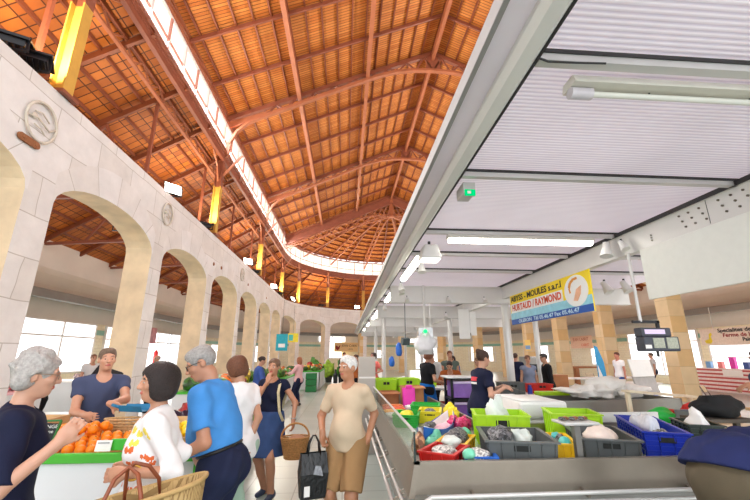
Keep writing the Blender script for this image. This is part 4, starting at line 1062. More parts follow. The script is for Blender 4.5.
# far scale with plastic bag, papers, container, hanging blue bags
t = thing('hanging_scale','white plastic covered scale hanging on a thin tube over the rear stalls','scale',(1.66,8.0,0))
m = MB(); m.tube([(0,0,2.2),(0,0,ZC)],.022,10); m.build('tube', ALU_W, t, 'auto')
m = MB(); m.cbox((0,0,2.1),(.3,.16,.2)); m.build('covered_body', mat('silver_film',(206,206,210),.25,.3,.15,9), t, 'auto'); blob('plastic_cover','','',(0,0,1.66),(.2,.14,.26),mat('white_film_cover',(232,232,236),.3,0,.05,9),seed=140,amp=.55,parent=t,freq=4)
m = MB(); m.ball((-.02,-.14,2.12),(.04,.03,.04),10,6); m.build('green_light', emit_mat('green_lamp',(30,220,110),2.), t, True)
for (x,y,z0,z1,w_,lb) in ((2.82,9,2.02,2.72,.26,'larger sheet of white paper hanging above the rear stalls'),(3.08,9.1,2.1,2.66,.14,'narrow sheet of white paper hanging beside the larger one')):
    m = MB(); m.box(x-w_/2,x+w_/2,y-.003,y+.003,z0,z1); m.tube([(x,y,z1),(x,y,ZC-.0)],.004,6); tag(m.build('paper_roll_sheet', PAPER), lb, 'paper')
m = MB(); m.box(2.0,2.3,9.6,9.8,1.82,2.1); m.tube([(2.15,9.7,2.1),(2.15,9.7,ZC)],.01,6); tag(m.build('hanging_container', WHITE_P, bevel=.02), 'white plastic container hanging beside the far canopy post', 'container')
for (x,y,z,s,mt,lb) in ((1.45,10.5,1.62,(.09,.07,.2),BLUEL,'upper blue plastic bag hanging over the rear counter'),(1.25,10.5,1.35,(.08,.07,.15),BLUEL,'lower blue plastic bag hanging over the rear counter')):
    o = blob('hanging_bag', lb, 'bag', (x,y,z), s, mt, seed=100, amp=.3)
m = MB(); m.cbox((1.6,10.3,2.0),(.22,.12,.18),.4,rx=.3); m.tube([(1.6,10.3,2.05),(1.6,10.3,ZC)],.012,6); tag(m.build('till_display', mat('dark_teal_plastic',(70,84,88),.4), bevel=.01), 'dark tilted till display hanging above the blue bags', 'display')
# ------------------------------------------------------------------ fruit stalls on the left
GRN = mat('bright_green_edge', (70,178,44), .45, 0, .05, 6)
WPAN = mat('white_stall_panel', (226,228,230), .5, 0, .04, 2)
WOOD = mat('pale_crate_wood', (214,178,128), .7, 0, .12, 8)
ORANGE = mat('orange_peel', (246,138,20), .42, 0, .1, 6, .12, 120)
LEMON = mat('lemon_peel', (250,214,30), .42, 0, .08, 6, .1, 90)
LEAFG = mat('leafy_green', (70,128,44), .6, 0, .35, 9, .1, 20)
def sx(y): return -1.06-(y-3.2)*.33 if y < 3.7 else -1.225-(y-3.7)*.118
t = thing('fruit_stall','white fruit stall with bright green edges in the left foreground','stall',(0,0,0))
m = MB(); m.box(-3.8,-1.08,3.2,3.24,.08,.9)
for a,b in ((3.22,3.7),(3.7,7.9)): m.bar((sx(a)-.02,a,.49),(sx(b)-.02,b,.49),.04,.82)
m.build('front_panel', WPAN, t)
m = MB(); m.box(-3.82,-1.04,3.17,3.21,.9,.965)
for a,b in ((3.19,3.7),(3.7,7.92)): m.bar((sx(a),a,.932),(sx(b),b,.932),.045,.065)
m.build('green_edge', GRN, t, bevel=.006)
for x,y in ((-1.055,3.18),(sx(7.9),7.9),(-3.78,3.18)):
    m = MB(); m.box(x-.025,x+.025,y-.02,y+.02,.0,.9); m.build('green_leg', GRN, t)
m = MB(); m.prism([(-3.8,3.24),(-1.1,3.24),(-1.26,3.7),(sx(7.9)-.04,7.88),(-2.35,7.88),(-1.95,4.0),(-3.8,4.0)],.86,.9); m.build('shelf', WOOD, t)
# near crate of oranges: slanting box
t = thing('orange_crate','shallow wooden crate of oranges on the fruit stall','crate',(-2.12,3.58,.905),0)
m = MB()
m.box(-.36,.46,-.33,-.315,0,.04); m.box(-.36,.46,.33,.345,0,.12); m.box(-.375,-.36,-.33,.345,0,.12); m.box(-.36,.46,-.33,.33,0,.012); m.build('boards', WOOD, t)
rnd = random.Random(3); cnt = 0
def orange(x, y, z, r, i):
    t_ = thing('orange','ripe orange in the heap of oranges at the front of the fruit stall','orange',(x,y,z),rnd.random()*6,'oranges on the fruit stall')
    t_.rotation_euler = (rnd.random()*1.2-.6, rnd.random()*1.2-.6, rnd.random()*6)
    if i == 0:
        m = MB(); m.ball((0,0,0),(.04,.04,.0385),16,10); global OR_B, OR_S
        o = m.build('peel', ORANGE, t_, True); OR_B = o.data
        m = MB(); m.lathe([(.007,.0365),(.005,.0395),(0,.0395)],(0,0,0),8); o = m.build('stem_scar', mat('stem_green',(90,110,50),.7), t_); OR_S = o.data
    else:
        for nm, d in (('peel',OR_B),('stem_scar',OR_S)):
            o = bpy.data.objects.new(nm, d); COL.objects.link(o); o.parent = t_
    t_.scale = (r/.04,)*3
i = 0
for row in range(6):
    y = 3.31+row*.085; zb = .958+row*.017
    for k in range(10):
        x = -2.42+k*.088+(.042 if row%2 else 0)+rnd.uniform(-.006,.006)
        if x > -1.72 or (row > 3 and k > 4): continue
        orange(x, y+rnd.uniform(-.006,.006), zb+rnd.uniform(0,.004), .039, i); i += 1
        if row in (2,3) and k in (1,3,4) : orange(x+.042, y+.042, zb+.074, .038, i); i += 1
# wicker tray behind
t = thing('wicker_basket','shallow wicker basket lying tilted behind the oranges','basket',(-1.93,3.88,.99),0); t.scale = (.8,.8,.8)
WICK = mat('woven_wicker',(206,168,118),.7,0,.2,40,.4,90)
m = MB()
for k in range(5):
    f = k/4; m.tube([((.21+.06*f)*math.cos(a),(.07+.03*f)*math.sin(a),.0+f*.13) for a in [2*PI*j/26 for j in range(26)]],.012,6,closed=True)
m.build('weave', WICK, t, True)
m = MB()
for j in range(22):
    a = 2*PI*j/22; m.tube([(.21*math.cos(a),.07*math.sin(a),-.01),(.275*math.cos(a),.103*math.sin(a),.14)],.007,5)
m.build('stake', WICK, t, True)
# lemons, leaflet box and price cards
t = thing('lemon_crate','low crate of lemons right of the oranges','crate',(-1.5,3.6,.903))
m = MB(); m.box(-.2,.2,-.26,.32,0,.012); m.box(-.2,.2,-.27,-.26,0,.07); m.box(-.2,.2,.32,.33,0,.2); m.box(-.21,-.2,-.26,.33,0,.1); m.box(.2,.21,-.26,.33,0,.1); m.build('boards', WOOD, t)
i = 0
for row in range(6):
    for k in range(5):
        x = -1.665+k*.075+(.03 if row%2 else 0)-.0; y = 3.39+row*.08
        t_ = thing('lemon','yellow lemon in the crate right of the oranges','lemon',(x,y,.962+row*.018),rnd.random()*6,'lemons on the fruit stall')
        if i == 0:
            m = MB(); m.lathe([(0,-.044),(.008,-.041),(.019,-.034),(.031,-.018),(.034,0),(.031,.018),(.019,.034),(.008,.04),(0,.043)],(0,0,0),14,(1,0,0)); LM = m.build('peel', LEMON, t_, True).data
        else:
            o = bpy.data.objects.new('peel', LM); COL.objects.link(o); o.parent = t_
        i += 1
t = thing('lemon_carton','green and yellow printed fruit carton end with a white price card','carton',(-1.66,3.25,.97))
m = MB(); m.box(-.06,.22,-.015,.015,0,.075); m.build('panel', mat('leaf_green_card',(64,186,50),.5), t)
m = MB(); m.ball((.16,-.014,.03),(.07,.006,.05),12,8); m.build('yellow_print', LEMON, t, True)
m = MB(); m.cbox((-.1,-.03,.035),(.11,.004,.075),rx=-.2); m.build('price_card', PAPER, t)
m = MB()
for k in range(3): m.cbox((-.1,-.0345+.004*k,.055-.02*k),(.08,.002,.006),rx=-.2)
m.build('price_writing', mat('grey_ink',(120,120,130),.6), t)
t = thing('chalk_price_sign','black chalk price sign with a green frame at the left end of the oranges','sign',(-2.25,3.3,1.01),.25); t.scale = (.82,.82,.82)
m = MB(); m.cbox((0,0,.09),(.17,.014,.17),rx=-.25,ry=.12); m.build('board', mat('blackboard',(40,42,44),.8,0,.1,20), t)
m = MB()
for a,b in (((-.1,.0),(.1,0)),((.1,0),(.1,.19)),((.1,.19),(-.1,.19)),((-.1,.19),(-.1,0))):
    m.bar((a[0]+(a[1]-.09)*.12,-.012+(a[1]-.09)*.26,a[1]),(b[0]+(b[1]-.09)*.12,-.012+(b[1]-.09)*.26,b[1]),.016,.016)
m.build('green_frame', mat('deep_green_paint',(40,112,46),.5), t)
CHALK = mat('chalk',(226,226,220),.9)
for k,(s_,z) in enumerate((('ORANGE',.14),('Espagne',.1),('2,50',.055))): text('chalk_writing', s_, .042 if k != 2 else .055, CHALK, t, (.005+(z-.09)*.12,-.012+(z-.09)*.26,z), (PI/2-.25,0,0), .001)
t = thing('wooden_crate','tall pale wooden fruit crate behind the oranges','crate',(-2.74,3.66,.904),.0)
m = MB(); m.box(-.22,.22,-.02,.0,.0,.1); m.box(-.22,.22,-.02,0,.13,.22); m.box(-.22,.22,.28,.3,0,.22); m.box(-.24,-.22,-.02,.3,0,.22); m.box(.22,.24,-.02,.3,0,.22); m.build('boards', WOOD, t)
blob('pink_bag','magenta bag lying beside the lemons','bag',(-1.76,4.2,.9),(.08,.1,.12),mat('hot_pink_plastic',(232,40,150),.4),seed=115,amp=.5)
blob('aubergine_heap','dark aubergines heaped behind the lemons','vegetables',(-1.52,4.14,.9),(.13,.1,.14),mat('aubergine_skin',(48,32,52),.25,0,.2,9),seed=116,amp=.7)
SIDEV = [((sx(4.7)-.33,4.7),(.16,.15,.14),(178,40,36),'red tomatoes'),((sx(5.2)-.33,5.2),(.16,.15,.12),(226,150,50),'apricots'),((sx(5.75)-.33,5.75),(.16,.15,.14),(92,146,52),'lettuces'),((sx(6.3)-.33,6.3),(.16,.15,.12),(232,196,60),'yellow peppers'),((sx(6.9)-.33,6.9),(.16,.15,.14),(196,70,44),'nectarines'),((sx(7.5)-.33,7.5),(.16,.15,.12),(120,160,70),'green beans')]
for i,((x,y),s,cc,nm) in enumerate(SIDEV):
    t = crate('produce_crate','wooden crate of %s on the side counter of the fruit stall' % nm,(x,y,.904),.5,.46,.1,WOOD,0,slots=False)
    o = blob('produce_heap','heap of %s in its crate on the side counter' % nm,'produce',(x,y,.92),s,spots_mat('produce_'+nm.replace(' ','_'),tuple(int(c*.7) for c in cc),cc,14),seed=120+i,amp=.35)
t = thing('till_scale','black till scale tilted on a stand behind the fruit stall','scale',(-2.85,5.0,.0),-.2)
m = MB(); m.box(-.03,.03,-.03,.03,0,1.3); m.box(-.18,.18,-.15,.15,0,.02); m.build('stand', BLACKM, t)
m = MB(); m.cbox((0,0,1.4),(.34,.05,.2),0,rx=-.5,ry=.25); m.build('display', mat('black_plastic_screen',(34,36,40),.25), t, bevel=.01)
# second row of stalls along the arcade
def stall(x0,x1,y0,y1,label,edge,seed,kinds,short,h=.85):
    t = thing('market_stall',label,'stall',(0,0,0))
    m = MB(); m.box(x0,x1,y0,y0+.04,.05,h); m.box(x1-.04,x1,y0,y1,.05,h); m.build('panel', WPAN, t)
    m = MB(); m.box(x0-.02,x1+.02,y0-.02,y1,h,h+.05); m.build('top', edge, t)
    for x in (x0+.04,x1-.04):
        m = MB(); m.box(x-.03,x+.03,y1-.06,y1,0,h); m.build('leg', WPAN, t)
    rn = random.Random(seed); n = max(1,int((y1-y0)/.55))
    for k in range(n):
        for j,xx in enumerate((x1-.28, x1-.82)):
            if xx < x0+.2: continue
            cc, nm = kinds[(k+j*2)%len(kinds)]
            blob('produce_heap','heap of %s on the %s' % (nm, short),'produce',(xx,y0+.3+k*.55,h+.05),(.2,.2,.1+.1*rn.random()),spots_mat('produce_'+nm.replace(' ','_'),tuple(int(c*.6) for c in cc),cc,12),'produce on the %s' % short,seed=seed*10+k*2+j,amp=.7,detail=2)
GK = [((96,150,60),'green vegetables'),((226,120,40),'orange squash'),((60,110,40),'dark greens'),((210,60,50),'red fruit'),((240,206,60),'yellow fruit')]
stall(-3.6,-2.5,8.8,12.2,'green topped vegetable stall in front of the blue clad person',GRN,5,GK,'green topped stall by the blue clad person')
stall(-3.3,-2.0,13.6,18.2,'vegetable stall in front of the pink clad person',GRN,6,GK[:3]+GK[:1],'stall by the pink clad person')
stall(-2.6,-1.2,19.5,24,'far vegetable stall near the end wall',GRN,7,GK,'far stall near the end wall')
stall(-10.4,-6.9,8.6,9.8,'pale stall with pink trays inside the left aisle',mat('pink_stall_top',(244,196,206),.5),8,[((240,170,190),'pink meat'),((226,120,130),'red meat'),((246,206,90),'yellow fruit')],'pale aisle stall with pink trays')
stall(-10.4,-7.2,12.6,13.6,'white counter deeper in the left aisle',WHITE_P,9,[((230,200,200),'pale cheese'),((206,190,150),'bread')],'white counter deep in the left aisle')
# flowers and plants at the end of the aisle
for i,(x,y,s) in enumerate(((-1.0,25.2,.55),(-.15,25.4,.6),(.7,25.3,.55),(-1.9,25.6,.6),(1.5,25.8,.5))):
    t = thing('potted_plant','potted plant in the green row at the far end of the aisle','plant',(x,y,0),0,'potted plants at the aisle end')
    m = MB(); m.lathe([(.18,0),(.24,.4),(.22,.4),(.2,.36),(0,.36)],(0,0,0),14); m.build('pot', mat('dark_pot',(52,56,52),.6), t, 'auto')
    o = blob('foliage','','',(0,0,.3),(s*.6,s*.6,s),mat('bright_foliage',(150,186,50),.6,0,.4,6) if i%2==0 else LEAFG,seed=200+i,amp=.9,parent=t)
for i in range(6):
    m = MB(); x = -.55+.32*i; m.lathe([(.0,0),(.13,.02),(.15,.5),(.05,.62),(.05,.8),(0,.82)],(x,24.3+.1*(i%2),0),10); 
    tag(m.build('plant_pot', mat('black_flower_bucket',(34,36,36),.5), None,'auto'),'dark flower bucket in front of the potted plants','bucket','flower buckets')
for i,(x,y,h,cc,lb) in enumerate(((-2.0,24.6,1.3,(40,130,60),'tall green crate stack beside the far plants'),(-1.55,18.9,1.1,(30,120,60),'green crate stack behind the pink clad person'))):
    t = thing('crate_stack',lb,'crates',(x,y,0))
    for k in range(int(h/.28)): 
        m = MB(); m.box(-.25,.25,-.2,.2,k*.28+.003,k*.28+.27); m.build('stacked_crate', plast('stack_green_%d'%i,cc), t, bevel=.02)

# ------------------------------------------------------------------ signs
INK = mat('black_sign_ink',(24,24,28),.5); RED_O = mat('orange_red_sign_ink',(222,84,40),.5)
SY = mat('yellow_sign_face',(252,222,16),.45,0,0); SW = mat('white_sign_face',(246,246,244),.45,0,0); SB = mat('blue_sign_band',(18,84,176),.45,0,0); SLB = mat('pale_blue_wave',(150,214,232),.45,0,.12,9)
R_SIGN = (PI/2,0,-PI/2)
t = thing('shop_sign','yellow ABYSS MOULES fish stall sign with blue band hanging under the bolted beam','sign',(3.43,6.37,0),0)
L2 = 1.34
z0, z1 = 2.24, 2.835
m = MB(); m.box(0,.02,-L2,L2,z0,z1); m.build('board', SY, t)
m = MB(); m.box(-.004,0,-.62,L2-.04,2.475,2.655); m.build('white_field', SW, t)
m = MB(); m.box(-.003,0,-L2,L2,2.34,2.475); m.build('pale_wave', SLB, t)
m = MB(); m.box(-.004,0,-L2,L2,z0,2.345); m.build('blue_band', SB, t)
m = MB(); m.prism([(-.98+.30*math.cos(a),2.58+.235*math.sin(a)) for a in [2*PI*k/32 for k in range(32)]],-.005,0,'X'); m.build('white_oval', SW, t)
m = MB()
sh = [(-.82,2.64),(-.86,2.71),(-.95,2.755),(-1.05,2.76)]
for k,(a,b) in enumerate(zip(sh,sh[1:])): m.bar((-.007,a[0],a[1]),(-.007,b[0],b[1]),.004,.055-.01*k,(0,.5,1))
m.bar((-.007,-.82,2.64),(-.007,-.84,2.56),.004,.035,(0,1,0)); m.build('shrimp_drawing', mat('ochre_orange_ink',(226,150,50),.5), t)
m = MB(); m.prism([(-.9,2.44),(-1.0,2.6),(-1.13,2.64),(-1.1,2.52),(-1.0,2.42)],-.007,-.004,'X'); m.build('shell_drawing', mat('pale_salmon_ink',(240,186,150),.5), t)
text('lettering','ABYSS - MOULES s.a.r.l',.15,INK,t,(-.006,.33,2.745),R_SIGN,.001,sx=1.3,bold=.003)
text('lettering','HURTAUD / RAYMOND',.17,RED_O,t,(-.008,.33,2.563),R_SIGN,.001,sx=1.02,bold=.005)
text('lettering','OLERON  T\u00e9l 05.46.47 Fax 05.46.47',.09,mat('pale_blue_ink',(196,228,246),.5),t,(-.008,.0,2.292),R_SIGN,.001,sx=1.5,bold=.002)
for y in (-1.1,1.1):
    m = MB(); m.tube([(.01,y,z1-.01),(.01,y,2.839)],.006,6); m.build('hanger', ALU_D, t)
m = MB(); m.box(3.42,3.45,1.3,4.04,2.255,2.835); tag(m.build('blank_banner', mat('blank_white_banner',(234,235,228),.5,0,.02), bevel=.004), 'large blank white panel hanging under the bolted beam at the right', 'panel')
# poultry shop sign and striped counter at the right wall
t = thing('shop_sign','beige farm shop sign with yellow duck at the right edge','sign',(17.72,16.4,0),0)
m = MB(); m.box(0,.04,-1.7,1.75,2.12,2.88); m.build('board', mat('pinkish_beige_board',(232,214,198),.6), t)
m = MB(); m.prism([(1.5,2.2),(1.25,2.18),(1.15,2.3),(1.2,2.5),(1.1,2.62),(1.17,2.7),(1.27,2.62),(1.3,2.4),(1.55,2.33)],-.01,0,'X'); m.build('duck_drawing', mat('duck_yellow',(236,208,40),.5), t)
text('lettering','Specialites de Ca',.24,INK,t,(-.01,-.2,2.76),R_SIGN,.002,sx=1.2,bold=.006)
text('lettering','Ferme de la Rous',.24,mat('dark_red_ink',(150,30,30),.5),t,(-.01,-.45,2.54),R_SIGN,.002,sx=1.2,bold=.006)
text('lettering','Pain Bras',.22,INK,t,(-.01,-.75,2.33),R_SIGN,.002,sx=1.1,bold=.006)
for y in (-1.,1.):
    m = MB(); m.bar((.02,y,2.88),(.02,y,3.9),.03); m.build('hanger', ALU, t)
t = thing('striped_awning','red and white striped shop counter front by the right wall','counter',(0,0,0))
m2 = MB(); m2.box(17.45,17.9,14.2,19.0,.0,1.05); m2.build('white_front', mat('striped_white',(240,228,224),.6), t)
m = MB()
for k in range(6): m.box(17.43,17.46,14.2,19.0,.08+k*.17,.08+k*.17+.075)
m.build('stripe', mat('dull_red_stripe',(196,86,84),.6), t)
m = MB(); m.box(17.4,17.43,16.2,17.1,.72,1.0); tag(m.build('wall_notice', PAPER), 'white notice on the red striped counter', 'notice')
for i,(y,z,cc) in enumerate(((17.9,2.06,(120,170,220)),(17.3,2.06,(240,140,140)),(16.7,2.06,(232,60,180)),(16.1,2.06,(60,90,160)),(15.7,2.06,(226,90,60)))):
    m = MB(); m.box(17.55,17.7,y-.12,y+.12,1.053,1.053+(.3 if i!=2 else .5)); tag(m.build('product_box', mat('product_%d'%i,cc,.5), bevel=.01), ('pale blue','salmon pink','magenta','navy blue','orange red')[i]+' pack on the striped shop counter', 'pack')
# end-wall signs
def wall_board(a, r, w_, h, z, material, label, words=None, size=.3, ink=None):
    x, y = CXN-r*math.cos(a), CYN+r*math.sin(a)
    t = thing('wall_sign', label, 'sign', (x,y,z), math.atan2(CYN-y,CXN-x)+PI/2)
    m = MB(); m.box(-w_/2,w_/2,0,.03,-h/2,h/2); m.build('board', material, t)
    for k,(s_,zz,sz) in enumerate(words or ()): text('lettering', s_, sz, ink or INK, t, (.2,-.004,zz), (PI/2,0,0), .002)
    return t
OS = mat('warm_orange_board',(246,208,150),.6,0,.06,3)
t = wall_board(1.345, RO+.1, 3.3, 1.0, 2.5, OS, 'orange shop sign with a red rooster on the far end wall', (('JEAN CABRIT',.16,.34),('volailles',-.2,.2)), ink=mat('brown_ink',(110,60,30),.6))
m = MB(); m.prism([(-1.45,-.2),(-1.25,-.35),(-1.05,-.15),(-.95,.2),(-1.1,.15),(-1.2,.0),(-1.35,.2),(-1.5,.1)],-.01,0,'Y'); m.build('rooster_drawing', mat('dark_red_ink',(150,30,30),.5), t)
t = thing('wall_sign','pink orange shop sign on the right wall between two pillars','sign',(18.0,28.6,0),0)
m = MB(); m.box(0,.04,-1.35,1.35,2.15,3.05); m.build('board', mat('salmon_board',(240,200,172),.6), t)
text('lettering','JEAN CABRIT',.34,mat('rust_ink',(190,96,60),.5),t,(-.01,0,2.8),R_SIGN,.002); text('lettering','CABRIT',.28,RED_O,t,(-.01,-.5,2.38),R_SIGN,.002)
m = MB(); m.lathe([(0,0),(.09,0),(.09,.5),(.04,.58),(.03,.66),(0,.67)],(17.95,25.5,1.25),12); m.box(17.9,18.0,25.46,25.54,1.88,1.95)
tag(m.build('fire_extinguisher', plast('fire_red',(206,26,30)),None,'auto'),'red fire extinguisher on the right wall beside the salmon sign','extinguisher')
for i,(a,z,cc,lb) in enumerate(((.62,1.9,(40,170,190),'turquoise hanging shop flag between the left arches'),(.72,2.5,(240,220,60),'yellow and blue bunting sign under the far arch'))):
    x,y = (-3.9,24.4) if i == 0 else (-3.6,27.2)
    t = thing('hanging_flag', lb, 'flag', (x,y,z), 0)
    m = MB(); m.box(-.35,.35,-.01,.01,0,1.0 if i==0 else .6); m.build('cloth', mat('flag_%d'%i,cc,.6,0,.1), t)
    m = MB(); m.box(-.2,.2,-.02,-.01,.2,.42) if i==0 else m.box(-.3,0,-.02,-.01,.1,.5); m.build('print', SW if i==0 else TEAL, t)
    m = MB(); m.tube([(0,0,1.0 if i==0 else .6),(0,0,5.0-z)],.008,6); m.build('cord', ALU_D, t)
m = MB(); m.lathe([(0,0),(.12,0),(.12,.6),(.05,.7),(0,.72)],(-10.9,23.6,1.2),12); tag(m.build('fire_extinguisher', plast('fire_red',(206,26,30)),None,'auto'),'red fire extinguisher on the left outer wall under a picture','extinguisher')
m = MB(); m.box(-11.4,-11.3,22.8,24.2,2.3,3.2); m.box(-11.31,-11.29,22.9,23.8,2.4,3.1); tag(m.build('framed_picture', mat('pink_grey_picture',(206,150,158),.6,0,.3,3)),'pinkish framed picture on the left outer wall','picture')
t = thing('poster','yellow and blue poster fixed to a right sandstone pillar','poster',(12.1,25.6,0),0)
m = MB(); m.cbox((.28,.08,2.3),(.02,.8,.7)); m.build('sheet', mat('poster_yellow',(240,206,110),.6), t)
m = MB(); m.cbox((.265,.08,2.15),(.02,.7,.25)); m.build('blue_print', mat('poster_blue',(120,160,206),.6), t)
# chairs and boards by the right pillars
def folding_chair(x,y,rz,label,cc):
    t = thing('folding_chair',label,'chair',(x,y,0),rz)
    fm = mat('chair_tube',(120,116,110),.4,.6,.05)
    for s in (-1,1):
        m = MB(); m.tube([(s*.2,-.22,0),(s*.2,.16,.86)],.012,8); m.build('leg', fm, t, True)
        m = MB(); m.tube([(s*.18,.24,0),(s*.18,-.14,.46)],.012,8); m.build('leg', fm, t, True)
    m = MB(); m.cbox((0,-.02,.46),(.4,.38,.02)); m.build('seat', mat('chair_'+'_'.join(map(str,cc)),cc,.6), t, bevel=.005)
    m = MB(); m.cbox((0,.13,.78),(.4,.02,.16),rx=-.4); m.build('backrest', mat('chair_'+'_'.join(map(str,cc)),cc,.6), t, bevel=.005)
folding_chair(9.6,9.9,.6,'folding chair with beige seat in front of the nearest right pillar',(196,170,130))
folding_chair(10.6,9.4,-.5,'grey folding chair right of the beige one',(150,146,140))
folding_chair(11.0,17.0,1.9,'white and brown chair between the second and third right pillars',(222,200,170))
m = MB(); m.cbox((6.5,9.2,.85),(.5,.05,.42),.4,rx=-.5); m.bar((6.4,9.3,0),(6.4,9.3,.8),.04); m.bar((6.65,9.4,0),(6.65,9.4,.8),.04)
tag(m.build('tilted_board', mat('amber_board',(226,168,92),.5)), 'amber coloured tilted board before the second right pillar', 'board')
t = thing('sandwich_board','leaning grey and white notice stand before the nearest pillar','board',(7.2,9.0,0),.3)
m = MB(); m.cbox((0,0,.62),(.75,.04,1.1),rx=-.18); m.build('grey_panel', mat('stand_grey',(176,172,170),.5), t)
m = MB(); m.cbox((-.05,.08,1.35),(.75,.03,.4),rx=-.18); m.build('white_panel', WHITE_P, t)
m = MB(); m.cbox((.1,-.06,.72),(.16,.01,.16),rx=-.18); m.build('blue_mark', SB, t)
for s in (-1,1):
    m = MB(); m.bar((s*.3,.3,0),(s*.3,.1,1.1),.03); m.build('leg', ALU, t)
for i,(x,y,w_) in enumerate(((9.2,12.6,2.2),(11.2,15.6,2.6),(8.6,15.2,2.4))):
    t = thing('market_table','white trestle table standing among the right pillars, %s' % ('in front of them','beside the second pillar','left of the white clad person')[i],'table',(x,y,0))
    m = MB(); m.box(-w_/2,w_/2,-.35,.35,.74,.78); m.build('top', WHITE_P, t)
    for xx in (-w_/2+.15,w_/2-.15):
        m = MB(); m.bar((xx,-.3,0),(xx,.3,.74),.04); m.bar((xx,.3,0),(xx,-.3,.74),.04); m.build('leg', ALU, t)
t = thing('blue_fin_sign','blue curved banner beside the second right pillar','banner',(9.7,14.6,0))
m = MB(); m.prism([(0,0),(.28,0),(.34,.7),(.3,1.4),(.12,1.95),(.0,2.0)],-.01,.01,'Y'); m.build('sail', mat('sky_blue_banner',(60,160,214),.5), t)
m = MB(); m.prism([(.03,.3),(.15,.3),(.17,.9),(.03,1.3)],-.014,.014,'Y'); m.build('white_print', SW, t)
t = thing('drinks_counter','wooden counter with steel machine behind the grey vested person','counter',(6.6,13.2,0))
m = MB(); m.box(-.9,.9,-.3,.3,0,1.0); m.build('body', mat('mid_brown_wood',(160,104,62),.6,0,.15,4), t)
m = MB(); m.box(-.5,.2,-.25,.25,1.0,1.6); m.build('machine', STEEL_D, t, bevel=.02)
m = MB(); m.box(-.4,.1,-.27,-.25,1.1,1.35); m.build('machine_panel', BLACKM, t)
t = thing('drinks_counter','brown counter beside the fire extinguisher at the right wall','counter',(14.6,22.6,0))
m = MB(); m.box(-1.2,1.2,-.3,.3,.9,1.0); m.build('top', mat('mid_brown_wood',(160,104,62),.6), t)
for x0 in (-1.1,.9):
    m = MB(); m.box(x0,x0+.2,-.3,.3,0,.9); m.build('support', MATS['mid_brown_wood'], t)
# ------------------------------------------------------------------ people: implicit surfaces turned into one mesh per body / garment
def _v(*a): return np.array(a, dtype=np.float64)
def Rx(a): c,s=math.cos(a),math.sin(a); return np.array([[1,0,0],[0,c,-s],[0,s,c]])
def Ry(a): c,s=math.cos(a),math.sin(a); return np.array([[c,0,s],[0,1,0],[-s,0,c]])
def Rz(a): c,s=math.cos(a),math.sin(a); return np.array([[c,-s,0],[s,c,0],[0,0,1]])
def unit(v): return v/ (np.linalg.norm(v)+1e-9)
def cap(a, b, ra, rb=None, k=.02, clip=None): return ('c', np.asarray(a,float), np.asarray(b,float), ra, ra if rb is None else rb, k, clip)
def ell(c, r, R=None, k=.02, clip=None): return ('e', np.asarray(c,float), np.asarray(r,float), np.eye(3) if R is None else R, k, clip)
def pbox(p, m):
    if p[0]=='c':
        lo = np.minimum(p[1]-p[3],p[2]-p[4]); hi = np.maximum(p[1]+p[3],p[2]+p[4])
    else:
        e = np.sqrt((p[3]**2) @ (p[2]**2)); lo, hi = p[1]-e, p[1]+e
    return lo-m, hi+m
def pdist(p, X, Y, Z):
    if p[0]=='c':
        a,b,ra,rb = p[1:5]; ab = b-a; L = ab@ab+1e-12
        dx,dy,dz = X-a[0],Y-a[1],Z-a[2]
        t = np.clip((dx*ab[0]+dy*ab[1]+dz*ab[2])/L,0,1)
        d = np.sqrt((dx-t*ab[0])**2+(dy-t*ab[1])**2+(dz-t*ab[2])**2) - (ra+(rb-ra)*t)
    else:
        c,r,R = p[1:4]; dx,dy,dz = X-c[0],Y-c[1],Z-c[2]; k0=0; k1=0
        for i in range(3):
            q = dx*R[0,i]+dy*R[1,i]+dz*R[2,i]; k0 = k0+(q/r[i])**2; k1 = k1+(q/r[i]**2)**2
        k0 = np.sqrt(k0); k1 = np.sqrt(k1); d = k0*(k0-1)/(k1+1e-9)
    cl = p[-1]
    if cl is not None:
        for pt,n in cl: d = np.maximum(d, (X-pt[0])*n[0]+(Y-pt[1])*n[1]+(Z-pt[2])*n[2])
    return d
def field(prims, vox, cuts=(), subs=(), wrinkle=0., seed=0, pad=.02):
    bs = [pbox(p, pad) for p in prims]
    lo = np.min([b[0] for b in bs],0)-vox*2; hi = np.max([b[1] for b in bs],0)+vox*2
    n = np.ceil((hi-lo)/vox).astype(int)+1
    D = np.full(n, .06, np.float32); ax = [lo[i]+vox*np.arange(n[i]) for i in range(3)]
    def sl(p, m):
        b0,b1 = pbox(p,m); i0 = np.clip(np.floor((b0-lo)/vox).astype(int),0,n-1); i1 = np.clip(np.ceil((b1-lo)/vox).astype(int)+1,1,n)
        s = tuple(slice(i0[i],i1[i]) for i in range(3))
        return s, ax[0][s[0]][:,None,None], ax[1][s[1]][None,:,None], ax[2][s[2]][None,None,:]
    for p in prims:
        k = p[-2]; s,X,Y,Z = sl(p, .055+k)
        d = pdist(p,X,Y,Z); o = D[s]
        h = np.clip(.5+.5*(o-d)/k,0,1); D[s] = o+(d-o)*h - k*h*(1-h)
    if wrinkle:
        rs = np.random.RandomState(seed); W = 0
        for j in range(5):
            f = rs.uniform(18,48,3)*np.array([1,1,.7]); ph = rs.uniform(0,6.3)
            W = W+np.sin(ax[0][:,None,None]*f[0]*rs.choice([-1,1])+ax[1][None,:,None]*f[1]+ax[2][None,None,:]*f[2]+ph)
        D += (wrinkle*W/2.2).astype(np.float32)
    for pt,nn in cuts:
        nn = unit(np.asarray(nn,float))
        D = np.maximum(D, ((ax[0]-pt[0])*nn[0])[:,None,None]+((ax[1]-pt[1])*nn[1])[None,:,None]+((ax[2]-pt[2])*nn[2])[None,None,:])
    for p in subs:
        s,X,Y,Z = sl(p,.03); D[s] = np.maximum(D[s], -pdist(p,X,Y,Z))
    return D, lo, vox
